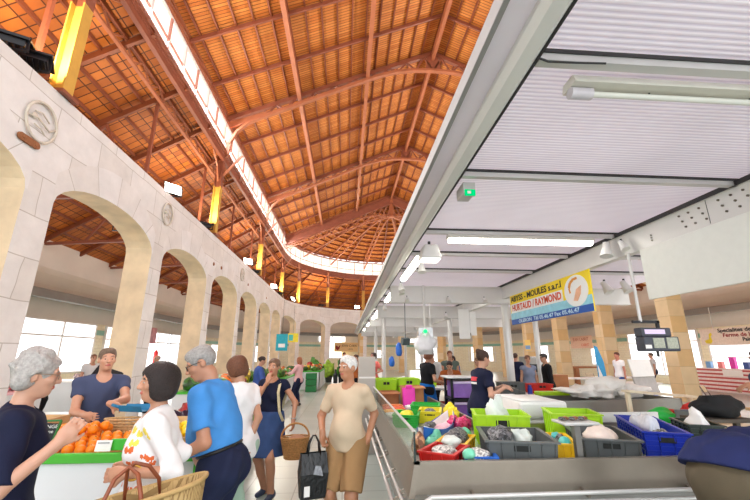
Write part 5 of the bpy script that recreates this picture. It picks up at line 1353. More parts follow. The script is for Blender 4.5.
def surface(D, lo, vox):
    I = D < 0; n = D.shape
    cI = I[:-1,:-1,:-1].astype(np.int8)
    for a,b,c in ((1,0,0),(0,1,0),(1,1,0),(0,0,1),(1,0,1),(0,1,1),(1,1,1)):
        cI = cI + I[a:n[0]-1+a, b:n[1]-1+b, c:n[2]-1+c]
    act = (cI>0)&(cI<8); idx = np.argwhere(act)
    if len(idx)==0: return np.zeros((0,3)), np.zeros((0,4),int)
    num = np.full(act.shape,-1,np.int64); num[act] = np.arange(len(idx))
    acc = np.zeros((len(idx),3)); cnt = np.zeros(len(idx)); cor = [(a,b,c) for a in (0,1) for b in (0,1) for c in (0,1)]
    val = {q: D[idx[:,0]+q[0],idx[:,1]+q[1],idx[:,2]+q[2]] for q in cor}
    for q in cor:
        for i in range(3):
            if q[i]==0:
                r = list(q); r[i]=1; r = tuple(r); a,b = val[q],val[r]; m = (a<0)!=(b<0)
                t = np.where(m, a/(a-b+1e-12), 0); 
                for j in range(3): acc[:,j] += np.where(m, q[j]+(t if j==i else 0), 0)
                cnt += m
    V = lo + vox*(idx + acc/cnt[:,None])
    F = []
    for i in range(3):
        j,k = (i+1)%3,(i+2)%3
        s0 = [slice(None)]*3; s1 = [slice(None)]*3; s0[i]=slice(0,-1); s1[i]=slice(1,None)
        A,B = I[tuple(s0)], I[tuple(s1)]
        for flip,M in ((0,A&~B),(1,~A&B)):
            e = np.argwhere(M); e = e[(e[:,j]>0)&(e[:,k]>0)&(e[:,j]<n[j]-1)&(e[:,k]<n[k]-1)]
            q = []
            for dj,dk in ((1,1),(0,1),(0,0),(1,0)):
                c = e.copy(); c[:,j]-=dj; c[:,k]-=dk; q.append(num[c[:,0],c[:,1],c[:,2]])
            q = np.stack(q,1); F.append(q[:,::-1] if flip else q)
    F = np.concatenate(F); F = F[(F>=0).all(1)]
    return V, F
def sdf_mesh(name, prims, vox, mats, parent, cuts=(), subs=(), wrinkle=0., seed=0, matfn=None, smooth=1):
    D,lo,v = field(prims,vox,cuts,subs,wrinkle,seed); V,F = surface(D,lo,v)
    if smooth and len(F):                                               # light relaxation
        nb = np.zeros_like(V); ct = np.zeros(len(V))
        for a,b in ((0,1),(1,2),(2,3),(3,0)):
            np.add.at(nb,F[:,a],V[F[:,b]]); np.add.at(ct,F[:,a],1); np.add.at(nb,F[:,b],V[F[:,a]]); np.add.at(ct,F[:,b],1)
        V = V*.5+.5*nb/np.maximum(ct,1)[:,None]
    me = bpy.data.meshes.new(name)
    me.vertices.add(len(V)); me.vertices.foreach_set('co', V.astype(np.float32).ravel())
    me.loops.add(len(F)*4); me.loops.foreach_set('vertex_index', F.astype(np.int32).ravel())
    me.polygons.add(len(F)); me.polygons.foreach_set('loop_start', np.arange(0,len(F)*4,4,dtype=np.int32))
    me.update(calc_edges=True)
    for m_ in (mats if isinstance(mats,(list,tuple)) else [mats]): me.materials.append(m_)
    if matfn is not None:
        me.polygons.foreach_set('material_index', matfn(V[F].mean(1)).astype(np.int32))
    me.polygons.foreach_set('use_smooth', [True]*len(F)); me.validate()
    o = bpy.data.objects.new(name, me); COL.objects.link(o); o.parent = parent
    return o

def skin_mat(rgb):
    rgb = tuple(int(c*.93) for c in rgb); nm = 'skin_%d_%d_%d' % rgb
    if nm in MATS: return MATS[nm]
    m = mat(nm, rgb, .48, 0, .05, 14, .05, 120)
    b = m.node_tree.nodes['Principled BSDF']; b.inputs['Subsurface Weight'].default_value = .08; b.inputs['Subsurface Radius'].default_value = (.02,.008,.004)
    return m
def cloth(name, rgb, rough=.85, var=.06): return mat('cloth_'+name, rgb, rough, 0, var, 7, .12, 220, .2)
EYE_W = mat('eye_white',(206,198,190),.2,0,0); EYE_D = mat('eye_iris',(52,36,26),.15,0,0)
LIPS = mat('lips',(178,96,84),.4,0,0)
DENIM = cloth('denim_blue',(46,62,98),.85,.15)

def two_bone(a, t, l1, l2, pole):
    d = t-a; L = np.linalg.norm(d); L2 = min(L, (l1+l2)*.998); u = unit(d); t = a+u*L2
    x = (l1*l1-l2*l2+L2*L2)/(2*L2); h = math.sqrt(max(l1*l1-x*x,0)); p = pole-u*(pole@u)
    return a+u*x+unit(p)*h, t
def hand_prims(w, f, n, side, s, curl=.5, thumb=.6, spread=.0, k=.006):
    """wrist point, finger direction, palm normal; side=+1 when the thumb lies along +(n x f)"""
    f = unit(f); n = unit(n-f*(n@f)); b = np.cross(n,f)*side               # towards the thumb
    P = [ell(w+f*.048*s, (.046*s,.043*s,.017*s), np.stack([f,b,n],1), .012), cap(w-f*.02*s,w+f*.02*s,.026*s,.028*s,.015)]
    for i,(o,l) in enumerate(((.030,.068),(.010,.076),(-.010,.071),(-.029,.056))):
        a = w+f*.085*s+b*o*s; d0 = unit(f*math.cos(curl*.6)+n*math.sin(curl*.6)+b*spread*o*10); m_ = a+d0*l*.52*s
        d1 = unit(f*math.cos(curl*1.7)+n*math.sin(curl*1.7)+b*spread*o*10); m2 = m_+d1*l*.3*s
        d2 = unit(f*math.cos(curl*2.6)+n*math.sin(curl*2.6)); e = m2+d2*l*.22*s
        P += [cap(a-f*.02*s,m_,.0092*s,.0082*s,k),cap(m_,m2,.0082*s,.0076*s,k),cap(m2,e,.0076*s,.0066*s,k)]
    a = w+f*.03*s+b*.03*s; d = unit(f*.62+b*.62+n*thumb*.5); m_ = a+d*.038*s; e = m_+unit(f*.85+b*.15+n*thumb)*.034*s
    P += [cap(a-f*.01*s,m_,.0125*s,.0105*s,.01),cap(m_,e,.0102*s,.008*s,k)]
    return P

PEOPLE = []
def person(name, label, x, y, yaw, h=1.7, D=5., female=False, lean=0., side=0., twist=0., head=(0,0,0), rh=None, lh=None, rpole=None, lpole=None, rdir=None, ldir=None, rn=None, ln=None,
           curl=(.5,.5), feet=None, skin=(206,158,128), hair='short', hair_rgb=(60,44,34), belly=0., width=1., top=(), bottom=(), extra=None, pelvis=None, bust=.6, kpole=None, shoe=(40,40,44), glasses=None, watch=None, smile=False, zoff=0., facehair=0):
    """rh / lh: wrist targets in world metres; yaw in degrees, 0 looks away (+Y), 180 looks at the camera"""
    t = thing(name, label, 'person', (x,y,zoff), math.radians(yaw))
    Rw = Rz(math.radians(yaw)); W0 = _v(x,y,zoff); loc = lambda p: Rw.T @ (np.asarray(p,float)-W0); locd = lambda d: Rw.T @ np.asarray(d,float)
    s = h/1.7; vox = min(max(D*.0024,.0062),.022); sw = (.158 if female else .182)*s*(.5+.5*width)
    P = _v(0,0,.93*s) if pelvis is None else loc(pelvis)
    Rt = Rz(math.radians(twist)) @ Ry(math.radians(side)) @ Rx(-math.radians(lean))
    T = lambda a,b,c: P + Rt @ (_v(a,b,c)*s)
    N = T(0,-.015,.50); hy,hp,hr_ = [math.radians(q) for q in head]
    Rl = Rz(math.radians(twist)) @ Ry(math.radians(side)*.5) @ Rx(-math.radians(lean)*.45) if lean < 60 else Rt @ Rx(math.radians(20))
    Rh = Rl @ Rz(hy) @ Rx(hp) @ Ry(hr_); hs = s*.97 if not female else s*.95
    HC = N + Rl @ (_v(0,.018,.06)*s) + Rh @ (_v(0,.012,.105)*hs)
    H = lambda a,b,c: HC + Rh @ (_v(a,b,c)*hs)
    wd = width
    torso = lambda e: [ell(T(0,-.0,-.01),((.165 if female else .16)*s*wd+e,.118*s*wd+e,.14*s+e),Rt,.05),
             ell(T(0,.008,.16),(.135*s*wd+e,.102*s*wd+e,.17*s+e),Rt,.06),
             ell(T(0,.0,.33),((.142 if female else .162)*s*(.6+.4*wd)+e,.112*s*(.6+.4*wd)+e,.18*s+e),Rt,.05),
             ell(T(.0,-.03,.36),((.13 if female else .155)*s+e,.08*s+e,.13*s+e),Rt,.05)] + \
            ([ell(T(0,.05+.055*belly,.1),(.125*s*wd+e,.1*s+e,.13*s+e),Rt,.06)] if belly else []) + \
            ([ell(T(sx*.07,.085,.30),(.062*s+e,.055*s*bust+e+.015,.062*s+e),Rt,.04) for sx in (-1,1)] if female else [])
    shl = {1:T(sw/s,-.01,.435), -1:T(-sw/s,-.01,.435)}
    arms = {}
    for sd,tg,pole in ((1,rh,rpole),(-1,lh,lpole)):
        tgt = shl[sd] + Rt @ (_v(sd*.07,.03,-.53)*s) if tg is None else loc(tg)
        pl = _v(sd*.5,-1.,-.3) if pole is None else locd(pole)
        e_,w_ = two_bone(shl[sd], tgt, .285*s, .25*s, pl); arms[sd] = (e_,w_)
    thick = .9 if female else 1.
    def arm(sd, e, part):
        a = shl[sd]; e_,w_ = arms[sd]; c = []
        c.append(cap(T(sd*sw*.55/s,-.012,.445),a,.055*s*thick+e,.054*s*thick+e,.04))
        if part > 0:
            q = a+(e_-a)*min(1,part); cl = [(q,unit(e_-a))] if part < 1 else None
            c.append(cap(a, a+(e_-a)*min(1.15,part+.15) if part<1 else e_,.05*s*thick+e,(.05-.011*min(1,part))*s*thick+e*1.25,.03,cl))
        if part > 1:
            q = e_+(w_-e_)*(part-1); cl = [(q,unit(w_-e_))] if part < 2 else None
            c.append(cap(e_, e_+(w_-e_)*min(1,part-1+.15),.04*s*thick+e,(.04-.012*(part-1))*s*thick+e,.02,cl))
        return c
    hips = {1:P+Rt@(_v(.088,0,-.05)*s)*1., -1:P+Rt@(_v(-.088,0,-.05)*s)}
    if lean > 45: hips = {1:P+_v(.09,0,-.05)*s, -1:P+_v(-.09,0,-.05)*s}
    legs = {}
    ft = feet or ((-.1,0.,0.),(.1,0.,0.))
    for sd,f in ((-1,ft[0]),(1,ft[1])):
        ank = _v(f[0],f[1],.08*s+(f[2] if len(f)>2 else 0)); kn,an = two_bone(hips[sd],ank,.43*s,.42*s,_v(sd*.12,1,0) if kpole is None else locd(kpole)); legs[sd] = (kn,an)
    def leg(sd, e, part, flare=0.):
        a = hips[sd]; k_,n_ = legs[sd]; c = []
        q = a+(k_-a)*min(1,part); cl = [(q,unit(k_-a))] if part < 1 else None
        c.append(cap(a, a+(k_-a)*min(1,part+.2),.088*s*(.5+.5*wd)+e,.058*s+e+ (0 if part>1 else .02*flare),.04,cl))
        if part > 1:
            q = k_+(n_-k_)*(part-1); cl = [(q,unit(n_-k_))] if part < 2 else None
            c.append(cap(k_,n_+(n_-k_)*.1 if part>=1.95 else k_+(n_-k_)*(part-1+.1),.058*s+e,(.042*s+e+flare*.02),.03,cl))
            c.append(ell(k_+(n_-k_)*.32+_v(0,-.018*s,0),(.05*s+e,.056*s+e,.12*s+e),None,.03,cl))
        return c
    # ---- body: one continuous mesh
    B = torso(0)
    for sd in (-1,1):
        B += arm(sd,0,2); B += leg(sd,0,2)
        n_ = legs[sd][1]; B += [cap(n_+_v(0,-.04,-.03)*s,n_+_v(sd*.015,.12,-.055)*s,.034*s,.026*s,.03)]
        e_,w_ = arms[sd]; f = unit(w_-e_); dr = rdir if sd==1 else ldir; nn = rn if sd==1 else ln
        f = unit(locd(dr)) if dr is not None else f
        nv = locd(nn) if nn is not None else Rt@_v(-sd,0.1,0)
        if abs(unit(nv)@f) > .95: nv = Rt@_v(-sd,.3,.5)
        B += hand_prims(w_, f, nv, 1 if sd==1 else -1, s*(.95 if female else 1.04), curl[0 if sd==1 else 1])
    B += [cap(N-Rt@_v(0,0,.06)*s,N+Rl@_v(0,.014,.08)*s,.055*s*(.9 if female else 1.05),.05*s*(.9 if female else 1.06),.03)]
    B += [ell(H(0,-.008,.03),(.074*hs,.094*hs,.085*hs),Rh,.02), ell(H(0,.022,-.035),(.058*hs,.07*hs,.078*hs),Rh,.03), ell(H(0,.05,-.088),(.03*hs,.034*hs,.024*hs),Rh,.03),
          cap(H(0,.088,.018),H(0,.109,-.024),.009*hs,.0135*hs,.012), ell(H(-.01,.1,-.028),(.01*hs,.012*hs,.008*hs),Rh,.008), ell(H(.01,.1,-.028),(.01*hs,.012*hs,.008*hs),Rh,.008),
          ell(H(0,.089,-.058),(.024*hs,.011*hs,.009*hs),Rh,.007),
          cap(H(-.045,.075,.03),H(.045,.075,.03),.012*hs,None,.018), ell(H(-.04,.062,-.02),(.022*hs,.022*hs,.02*hs),Rh,.02), ell(H(.04,.062,-.02),(.022*hs,.022*hs,.02*hs),Rh,.02)]
    for sx in (-1,1):
        B += [ell(H(sx*.074,-.012,-.008),(.011*hs,.02*hs,.032*hs),Rh,.008), ell(H(sx*.031,.078,.006),(.014*hs,.012*hs,.01*hs),Rh,.004)]
    hcol = mat('hair_%d_%d_%d' % hair_rgb, hair_rgb, .6, 0, .22, 60, .5, 130)
    def mf(c):
        q = (c-HC) @ Rh / hs; out = np.zeros(len(c))
        f = q[:,1] > .06
        lip = f&(abs(q[:,0])<.024-.2*abs(q[:,2]+.058))&(abs(q[:,2]+.058)<.0085)&(q[:,1]>.078); out[lip] = 1
        for sx in (-1,1):
            d2 = ((q[:,0]-sx*.031)/.0115)**2+((q[:,2]-.006)/.0048)**2; out[f&(d2<1)] = 2
            d3 = ((q[:,0]-sx*.031)/.0066)**2+((q[:,2]-.006)/.0055)**2; out[f&(d3<1)] = 3
            br = f&(abs(q[:,0]-sx*.033)<.019)&(abs(q[:,2]-.031+abs(q[:,0]-sx*.03)*.15)<.0042); out[br] = 4
        if facehair: out[(q[:,1]>.045)&(q[:,2]<-.03)&(abs(q[:,0])<.06)&(q[:,2]>-.125)&(out==0)&((q[:,2]<-.07)|(abs(q[:,0])>.03))] = 4 if facehair>1 else 0
        return out
    body = sdf_mesh('body', B, vox, [skin_mat(skin),LIPS,EYE_W,EYE_D,hcol], t, matfn=mf)
    # ---- hair
    if hair != 'bald':
        face = ell(H(0,.105,-.03),(.07*hs,.085*hs,.098*hs),Rh); cuts = []; subs = [face]
        hp_ = [ell(H(0,-.014,.036),(.084*hs,.104*hs,.094*hs),Rh,.02)]
        zc = -.035
        if hair in ('short','grey_short'):
            subs += [ell(H(sx*.085,.0,-.015),(.035*hs,.03*hs,.045*hs),Rh) for sx in (-1,1)]; zc = -.05
            hp_ += [ell(H(0,.03,.085),(.06*hs,.06*hs,.04*hs),Rh,.02)]
        elif hair == 'bob':
            hp_ = [ell(H(0,-.015,.035),(.098*hs,.118*hs,.1*hs),Rh,.02)]+[ell(H(sx*.066,-.012,-.045),(.042*hs,.07*hs,.08*hs),Rh,.04) for sx in (-1,1)]+[ell(H(0,-.07,-.04),(.08*hs,.055*hs,.08*hs),Rh,.04)]
            subs = [ell(H(0,.125,-.04),(.09*hs,.115*hs,.105*hs),Rh)]; zc = -.115
        elif hair == 'curly':
            rr = random.Random(int(x*100)); hp_ = [ell(H(0,-.018,.04),(.092*hs,.108*hs,.094*hs),Rh,.02)]
            hp_ += [ell(H(sx*.05,-.05,-.03),(.05*hs,.055*hs,.06*hs),Rh,.03) for sx in (-1,1)]
            for j in range(46):
                a = rr.uniform(0,6.28); b_ = rr.uniform(-.35,1.45); q = (.084*math.cos(a)*math.cos(b_), -.02+.1*math.sin(a)*math.cos(b_), .04+.092*math.sin(b_))
                if q[1] > .05 and q[2] < .07: continue
                hp_.append(ell(H(*q),(.022*hs,.022*hs,.02*hs),Rh,.012))
            subs += [ell(H(sx*.088,.008,-.02),(.03*hs,.03*hs,.035*hs),Rh) for sx in (-1,1)]; zc = -.085
        elif hair == 'tied':
            hp_ += [ell(H(0,-.1,.03 if female else 0),(.042*hs,.045*hs,.042*hs),Rh,.02)]; subs += [ell(H(sx*.085,.01,-.02),(.03*hs,.03*hs,.04*hs),Rh) for sx in (-1,1)]; zc = -.05
        elif hair == 'bun':
            hp_ += [ell(H(0,-.09,.09),(.042*hs,.042*hs,.04*hs),Rh,.015)]; subs += [ell(H(sx*.085,.01,-.02),(.03*hs,.03*hs,.04*hs),Rh) for sx in (-1,1)]; zc = -.05
        elif hair == 'long':
            hp_ = [ell(H(0,-.016,.036),(.092*hs,.11*hs,.096*hs),Rh,.02), ell(H(0,-.06,-.08),(.092*hs,.06*hs,.14*hs),Rh,.05)]+[ell(H(sx*.068,-.02,-.07),(.035*hs,.06*hs,.11*hs),Rh,.04) for sx in (-1,1)]; zc = -.2
        elif hair == 'medium':
            hp_ = [ell(H(0,-.018,.038),(.098*hs,.116*hs,.1*hs),Rh,.02), ell(H(0,-.055,-.04),(.088*hs,.062*hs,.09*hs),Rh,.05)]+[ell(H(sx*.074,-.02,-.02),(.026*hs,.06*hs,.065*hs),Rh,.03) for sx in (-1,1)]; zc = -.1
        elif hair == 'fringe_bald':
            subs += [ell(H(0,.02,.1),(.065*hs,.12*hs,.09*hs),Rh)]; zc = -.05
        sdf_mesh('hair', hp_, vox, hcol, t, cuts=[(H(0,0,zc),Rh@_v(0,.0,-1.))], subs=subs, wrinkle=.0035 if D<6 else 0, seed=3)
    # ---- clothes
    for g in top:
        e = g.get('e',.014); pr = torso(e)
        for sd in (-1,1): pr += arm(sd, e*.9, g.get('sleeve',.55))
        hem = g.get('hem',-.12); neck = g.get('neck',.475); cuts = [(T(0,0,hem),Rt@_v(0,0,-1))] if lean < 60 else [(P+_v(0,0,.03),_v(0,-.35,-1))]
        if lean >= 60: pr.append(ell(P+_v(0,-.03,.02),(.18*s*wd+e,.155*s*wd+e,.165*s+e),Rt,.06))
        subs = [ell(T(0,g.get('ny',.03),neck+.06),(g.get('nw',.075)*s,.085*s,.1*s*g.get('nd',1.)),Rt)]
        pr.append(cap(T(0,-.01,.44),T(0,-.015,.48),.07*s,.06*s,.03))
        if hem < -.04 and lean < 60 and not g.get('short'): pr.append(ell(T(0,-.005,-.05),(.2*s*(.4+.6*wd),.15*s*(.4+.6*wd),.17*s),Rt,.05))
        if g.get('loose'):
            pr.append(ell(T(0,.01,hem+.12),(.165*s*wd+e+g['loose'],.125*s*wd+e+g['loose'],.2*s),Rt,.06))
        if g.get('open'): subs.append(ell(T(0,.2,.2),(.06*s,.16*s,.5*s),Rt))
        mm = g['mat']; fn = None
        if g.get('patch'):
            mm = [g['mat']]+[q[0] for q in g['patch']]
            def fn(c, g=g):
                q = (c-P) @ Rt / s; out = np.zeros(len(c))
                for i,(m_,f_) in enumerate(g['patch']): out[f_(q)] = i+1
                return out
        sdf_mesh(g.get('name','shirt'), pr, vox*1.1, mm, t, cuts, subs, wrinkle=g.get('w',.0045) if D<9 else 0, seed=int(abs(x)*50)+1, matfn=fn)
        if g.get('collar'):
            m = MB(); pts = [tuple(T(.068*math.cos(a),-.012+.062*math.sin(a),.495+.0*math.sin(a))) for a in [PI*.5+.35+k*(2*PI-.7)/16 for k in range(17)]]
            m.tube(pts,.016*s,6); m.build('collar', g['mat'], t, True)
    for g in bottom:
        e = g.get('e',.014); kind = g['kind']
        waist = T(0,0,g.get('waist',.1))
        if kind == 'skirt':
            hz = g.get('hem',.48)*s
            pr = [cap(T(0,0,.08),_v(P[0],P[1]+.02,hz-.05),.155*s,.25*s,.05,[(_v(0,0,hz),_v(0,0,-1))])]
            pr += [ell(T(0,-.0,-.02),(.182*s*wd,.145*s*wd,.18*s),Rt,.05)]
            pr = [('e',p[1],p[2],p[3],p[4],p[5]) if p[0]=='e' else p for p in pr]
            sdf_mesh('skirt', pr, vox*1.1, g['mat'], t, [(waist,Rt@_v(0,0,1)),(_v(0,0,hz),_v(0,0,-1))], wrinkle=.004 if D<9 else 0, seed=5)
            continue
        pr = [ell(T(0,-.0,-.01),((.165 if female else .162)*s*wd+e,.12*s*wd+e,.15*s+e),Rt,.05)]
        if lean > 45: pr = [ell(P+_v(0,-.03,.0),(.175*s*wd+e,.15*s*wd+e,.16*s+e),Rt,.05)]
        for sd in (-1,1):
            pr += leg(sd, e+g.get('fit',0.), {'trousers':1.93,'shorts':g.get('len',.95),'jeans':1.93}[kind], g.get('flare',0.))
            pr.append(ell(hips[sd]+Rt@_v(sd*.005,-.045,.0)*s,(.085*s+e,.085*s+e,.11*s+e),Rt if lean<45 else None,.04))
            if g.get('pocket') and kind != 'jeans':
                k_ = legs[sd][0]; q = hips[sd]+(k_-hips[sd])*.62; pr.append(ell(q+_v(sd*.085*s,0,0),(.022*s,.05*s,.07*s),None,.008))
        sdf_mesh({'trousers':'trousers','jeans':'jeans','shorts':'shorts'}[kind], pr, vox*1.1, g['mat'], t, [(waist,Rt@_v(0,0,1))], wrinkle=.005 if D<9 else 0, seed=8)
        if g.get('belt'):
            m = MB(); rx,ry = (.155*s*wd+.006),(.116*s*wd+.006); zz = g.get('waist',.1)-.015
            m.tube([tuple(T(rx/s*math.cos(a),.004+ry/s*math.sin(a),zz)) for a in [2*PI*k/28 for k in range(28)]],.012,6,closed=True)
            m.build('belt', g['belt'], t, True)
    # ---- shoes
    for sd in (-1,1):
        k_,n_ = legs[sd]; pr = [cap(n_+_v(0,-.045,-.035)*s,n_+_v(sd*.018,.135,-.05)*s,.042*s,.034*s,.03), ell(n_+_v(0,-.02,-.005)*s,(.044*s,.055*s,.05*s),None,.03)]
        sdf_mesh('shoe', pr, vox*1.2, mat('shoe_%d_%d_%d'%shoe,shoe,.5,0,.05), t, [(_v(0,0,max(.002,n_[2]-.078*s)),_v(0,0,-1)),(n_+_v(0,0,.045)*s,_v(0,0,1))])
    # ---- small things worn
    if glasses:
        m = MB()
        for sx in (-1,1):
            m.tube([tuple(H(sx*.033+.021*math.cos(a),.099,.005+.017*math.sin(a))) for a in [2*PI*k/14 for k in range(14)]],.0024,5,closed=True)
            m.tube([tuple(H(sx*.054,.096,.01)),tuple(H(sx*.078,.06,.012)),tuple(H(sx*.081,-.01,.008))],.0024,5)
        m.tube([tuple(H(-.012,.1,.008)),tuple(H(.012,.1,.008))],.0024,5)
        m.build('glasses', mat('glasses_frame_'+glasses,{'dark':(28,26,26),'thin':(150,130,110)}[glasses],.3,.2,0), t, True)
    for sd in (watch or ()):
        e_,w_ = arms[sd]; f = unit(w_-e_); m = MB(); u = Vector(tuple(f)).orthogonal().normalized(); vv = Vector(tuple(f)).cross(u); c = Vector(tuple(w_-f*.03)); r = .031*s*thick
        m.tube([tuple(c+(u*math.cos(a)+vv*math.sin(a))*r) for a in [2*PI*k/16 for k in range(16)]],.007,6,closed=True)
        nn = Rt@_v(sd,0,0); nn = Vector(tuple(unit(nn-f*(nn@f)))); m.lathe([(.0,0),(.018,0),(.018,.009),(0,.01)],tuple(c+nn*(r-.0)),12,tuple(nn))
        m.build('wrist_watch', mat('watch_steel',(170,168,164),.3,.8,0), t, True)
    PEOPLE.append((t,arms,legs,T,H,Rw,W0,P,Rt,s))
    if extra: extra(t,T,H,arms,legs,s)
    return t
def tube_part(name, pts, r, m_, parent):
    m = MB(); m.tube([tuple(p) for p in pts], r, 8); return m.build(name, m_, parent, True)
NAVY = cloth('navy',(28,32,56)); WHITE_C = cloth('white',(240,238,238)); POLO = cloth('azure_blue',(74,144,214)); BEIGE = cloth('beige',(208,186,158)); KHAKI = cloth('khaki',(162,126,86)); MINTC = cloth('mint',(170,196,176)); SLATE = cloth('slate_blue',(70,78,106)); BLACKC = cloth('black',(26,26,30)); DARKJ = cloth('dark_denim',(34,40,66),.85,.15); OLIVE = cloth('olive_brown',(92,82,66)); INDIGO = cloth('deep_indigo_navy',(36,42,84))
FL1 = cloth('orange_print',(222,110,60)); FL2 = cloth('wine_print',(150,40,60)); FL3 = cloth('yellow_print',(240,216,90))
def W(*p): return p
# 1 grey haired woman, left edge
person('person','person in navy short-sleeved top with short grey curly hair raising one hand', -1.65,2.17,-52,1.66,2.0,True,lean=4,head=(-2,-6,0),rh=(-1.325,2.05,1.255),rpole=(.05,-.5,-1),rdir=(.35,.3,.62),rn=(-.3,.9,.1),curl=(.75,.5),
  hair='curly',hair_rgb=(172,168,164),skin=(214,164,138),width=1.12,top=[dict(mat=NAVY,sleeve=.95,nw=.085,e=.02,hem=-.2,loose=.01,name='navy_top')],bottom=[dict(kind='trousers',mat=BLACKC)],glasses='thin')
# 2 vendor behind the oranges
def scoop(t,T,H,arms,legs,s): pass
person('person','smiling person in slate blue T-shirt leaning behind the heap of oranges', -2.56,4.46,-148,1.72,4.3,False,lean=10,head=(8,6,0),rh=(-2.42,4.06,1.1),lh=(-2.22,4.06,1.2),lpole=(.6,.3,-.6),ldir=(.8,-.2,-.2),
  hair='short',hair_rgb=(112,90,74),skin=(216,160,130),top=[dict(mat=SLATE,sleeve=.5,e=.01,hem=-.14,name='t_shirt')],bottom=[dict(kind='jeans',mat=DARKJ)],smile=True)
t = thing('weighing_scoop','blue plastic weighing scoop in the hand of the person behind the oranges','scoop',(-2.06,4.0,1.15),-.2)
m = MB()
prof = []
for i in range(7):
    f = i/6; wv = .05+.05*f; prof.append([(-.02+.26*f,-wv,.05),(-.02+.26*f,-wv*.7,0),(-.02+.26*f,wv*.7,0),(-.02+.26*f,wv,.05)])
for a,b in zip(prof,prof[1:]): m.add(a+b+[(p[0],p[1],p[2]-.006) for p in a+b],[(0,1,5,4),(1,2,6,5),(2,3,7,6),(8,12,13,9),(9,13,14,10),(10,14,15,11),(0,4,12,8),(3,11,15,7)])
m.build('pan', mat('teal_blue_plastic',(26,122,168),.4), t); m = MB(); m.tube([(-.02,0,.02),(-.13,0,.045)],.014,8); m.build('handle', MATS['teal_blue_plastic'], t, True)
# 3 woman with dark bob and printed white blouse
def _butt(th0, cz, r):
    def f(q):
        th = np.arctan2(q[:,1],q[:,0]); d = (th-th0+np.pi)%(2*np.pi)-np.pi; u = d*.15; v = q[:,2]-cz; rr = np.hypot(q[:,0],q[:,1])
        wing = (((np.abs(u)-r*.55)/(r*.55))**2+((v-np.abs(u)*.3)/(r*.75))**2 < 1)
        return wing & (rr < .205)
    return f
pat = []
rb = random.Random(5)
for j in range(64):
    cz = -.2+.62*rb.random(); m_ = FL3 if cz > .33 else (FL2 if cz < .02 else FL1)
    pat.append((m_, _butt(rb.uniform(1.0,3.3),cz,.017+.006*rb.random())))
person('person','person with dark bobbed hair and white blouse printed with orange butterflies', -1.08,2.46,110,1.60,2.4,True,head=(14,-2,0),lh=(-1.08,2.2,1.085),rh=(-1.1,2.36,1.085),lpole=(.35,-.1,-1),rpole=(1,.2,-.6),ldir=(-.9,.1,-.12),rdir=(-.9,-.2,-.1),ln=(0,1,-.2),rn=(0,-1,-.2),curl=(.8,.8),
  hair='bob',hair_rgb=(34,22,20),skin=(206,150,120),width=.98,bust=.6,top=[dict(mat=WHITE_C,sleeve=1.35,e=.01,hem=-.22,nw=.075,ny=.05,nd=1.35,loose=.004,patch=pat,name='printed_blouse')],bottom=[dict(kind='trousers',mat=WHITE_C)],
  extra=lambda t,T,H,arms,legs,s: tube_part('gold_bracelet',[arms[-1][1]+(arms[-1][0]-arms[-1][1])*.16+_v(0,.034*math.cos(a),.034*math.sin(a)) for a in [2*PI*k/14 for k in range(15)]],.006,mat('gold',(214,168,80),.3,.9,0),t))
# straw bag on her arm
STRAW = brick_mat('woven_straw',(188,158,108),(174,144,94),(140,112,70),.024,.007,.0012,.8,.5,.6,coord='Object',noise=.1,nscale=8)
LEATH = mat('brown_leather',(136,70,40),.45,0,.1,20)
t = thing('straw_bag','large straw shopping bag with brown leather handles below the printed blouse','bag',(-.85,1.97,.655),.12); t.rotation_euler.y = -.16
m = MB(); nn = 24; rows = []
for i in range(9):
    f = i/8; w_ = .2+.1*f; d_ = .09+.03*f; z = .4*f
    rows.append([(w_*math.copysign(abs(math.cos(a))**.7,math.cos(a)), d_*math.copysign(abs(math.sin(a))**.7,math.sin(a)), z+.02*f*math.cos(a)) for a in [2*PI*k/nn for k in range(nn)]])
vs = [p for r in rows for p in r]; fs = [(i*nn+k,i*nn+(k+1)%nn,(i+1)*nn+(k+1)%nn,(i+1)*nn+k) for i in range(8) for k in range(nn)]+[tuple(reversed(range(nn)))]
m.add(vs,fs); o = m.build('body', STRAW, t, True); md = o.modifiers.new('thickness','SOLIDIFY'); md.thickness = .012
m = MB(); m.tube([p for p in rows[-1]],.011,6,closed=True); m.build('rim', mat('straw_rim',(176,144,92),.8,0,.1,30), t, True)
for sgn in (-1,1):
    y0 = sgn*.11; m = MB(); m.tube([(-.075,y0,.36),(-.07,y0,.43),(-.045,y0*.6,.5),(0,y0*.3,.53),(.045,y0*.6,.5),(.07,y0,.43),(.075,y0,.36)],.009,8); m.build('handle', LEATH, t, True)
    for x_ in (-.075,.075):
        m = MB(); m.cbox((x_,y0+sgn*.012,.36),(.035,.014,.07)); pt = m.build('leather_tab', LEATH, t, bevel=.004)
        m = MB(); m.ball((x_,y0+sgn*.02,.375),(.007,.005,.007),8,6); m.ball((x_,y0+sgn*.02,.345),(.007,.005,.007),8,6); m.build('rivet', mat('brass',(220,190,120),.3,.9,0), pt, True)
# 4 man in blue polo shirt
person('person','person in azure blue polo shirt, glasses and dark jeans with a wrist watch', -.83,2.98,84,1.74,3.,False,lean=17,head=(22,-20,0),lh=(-1.11,2.76,.99),lpole=(.5,-.25,-1),ldir=(-.35,-.05,-.9),rh=(-1.1,3.08,1.02),
  hair='short',hair_rgb=(158,154,150),skin=(204,146,114),belly=.4,width=1.12,glasses='dark',watch=(-1,),top=[dict(mat=POLO,sleeve=.72,hem=.085,e=.02,collar=True,nw=.06,loose=.006,name='polo_shirt')],bottom=[dict(kind='jeans',mat=DARKJ,belt=mat('black_leather',(30,26,24),.5),waist=.09,fit=.006)],feet=((-.1,.02,0),(.12,-.06,0)))
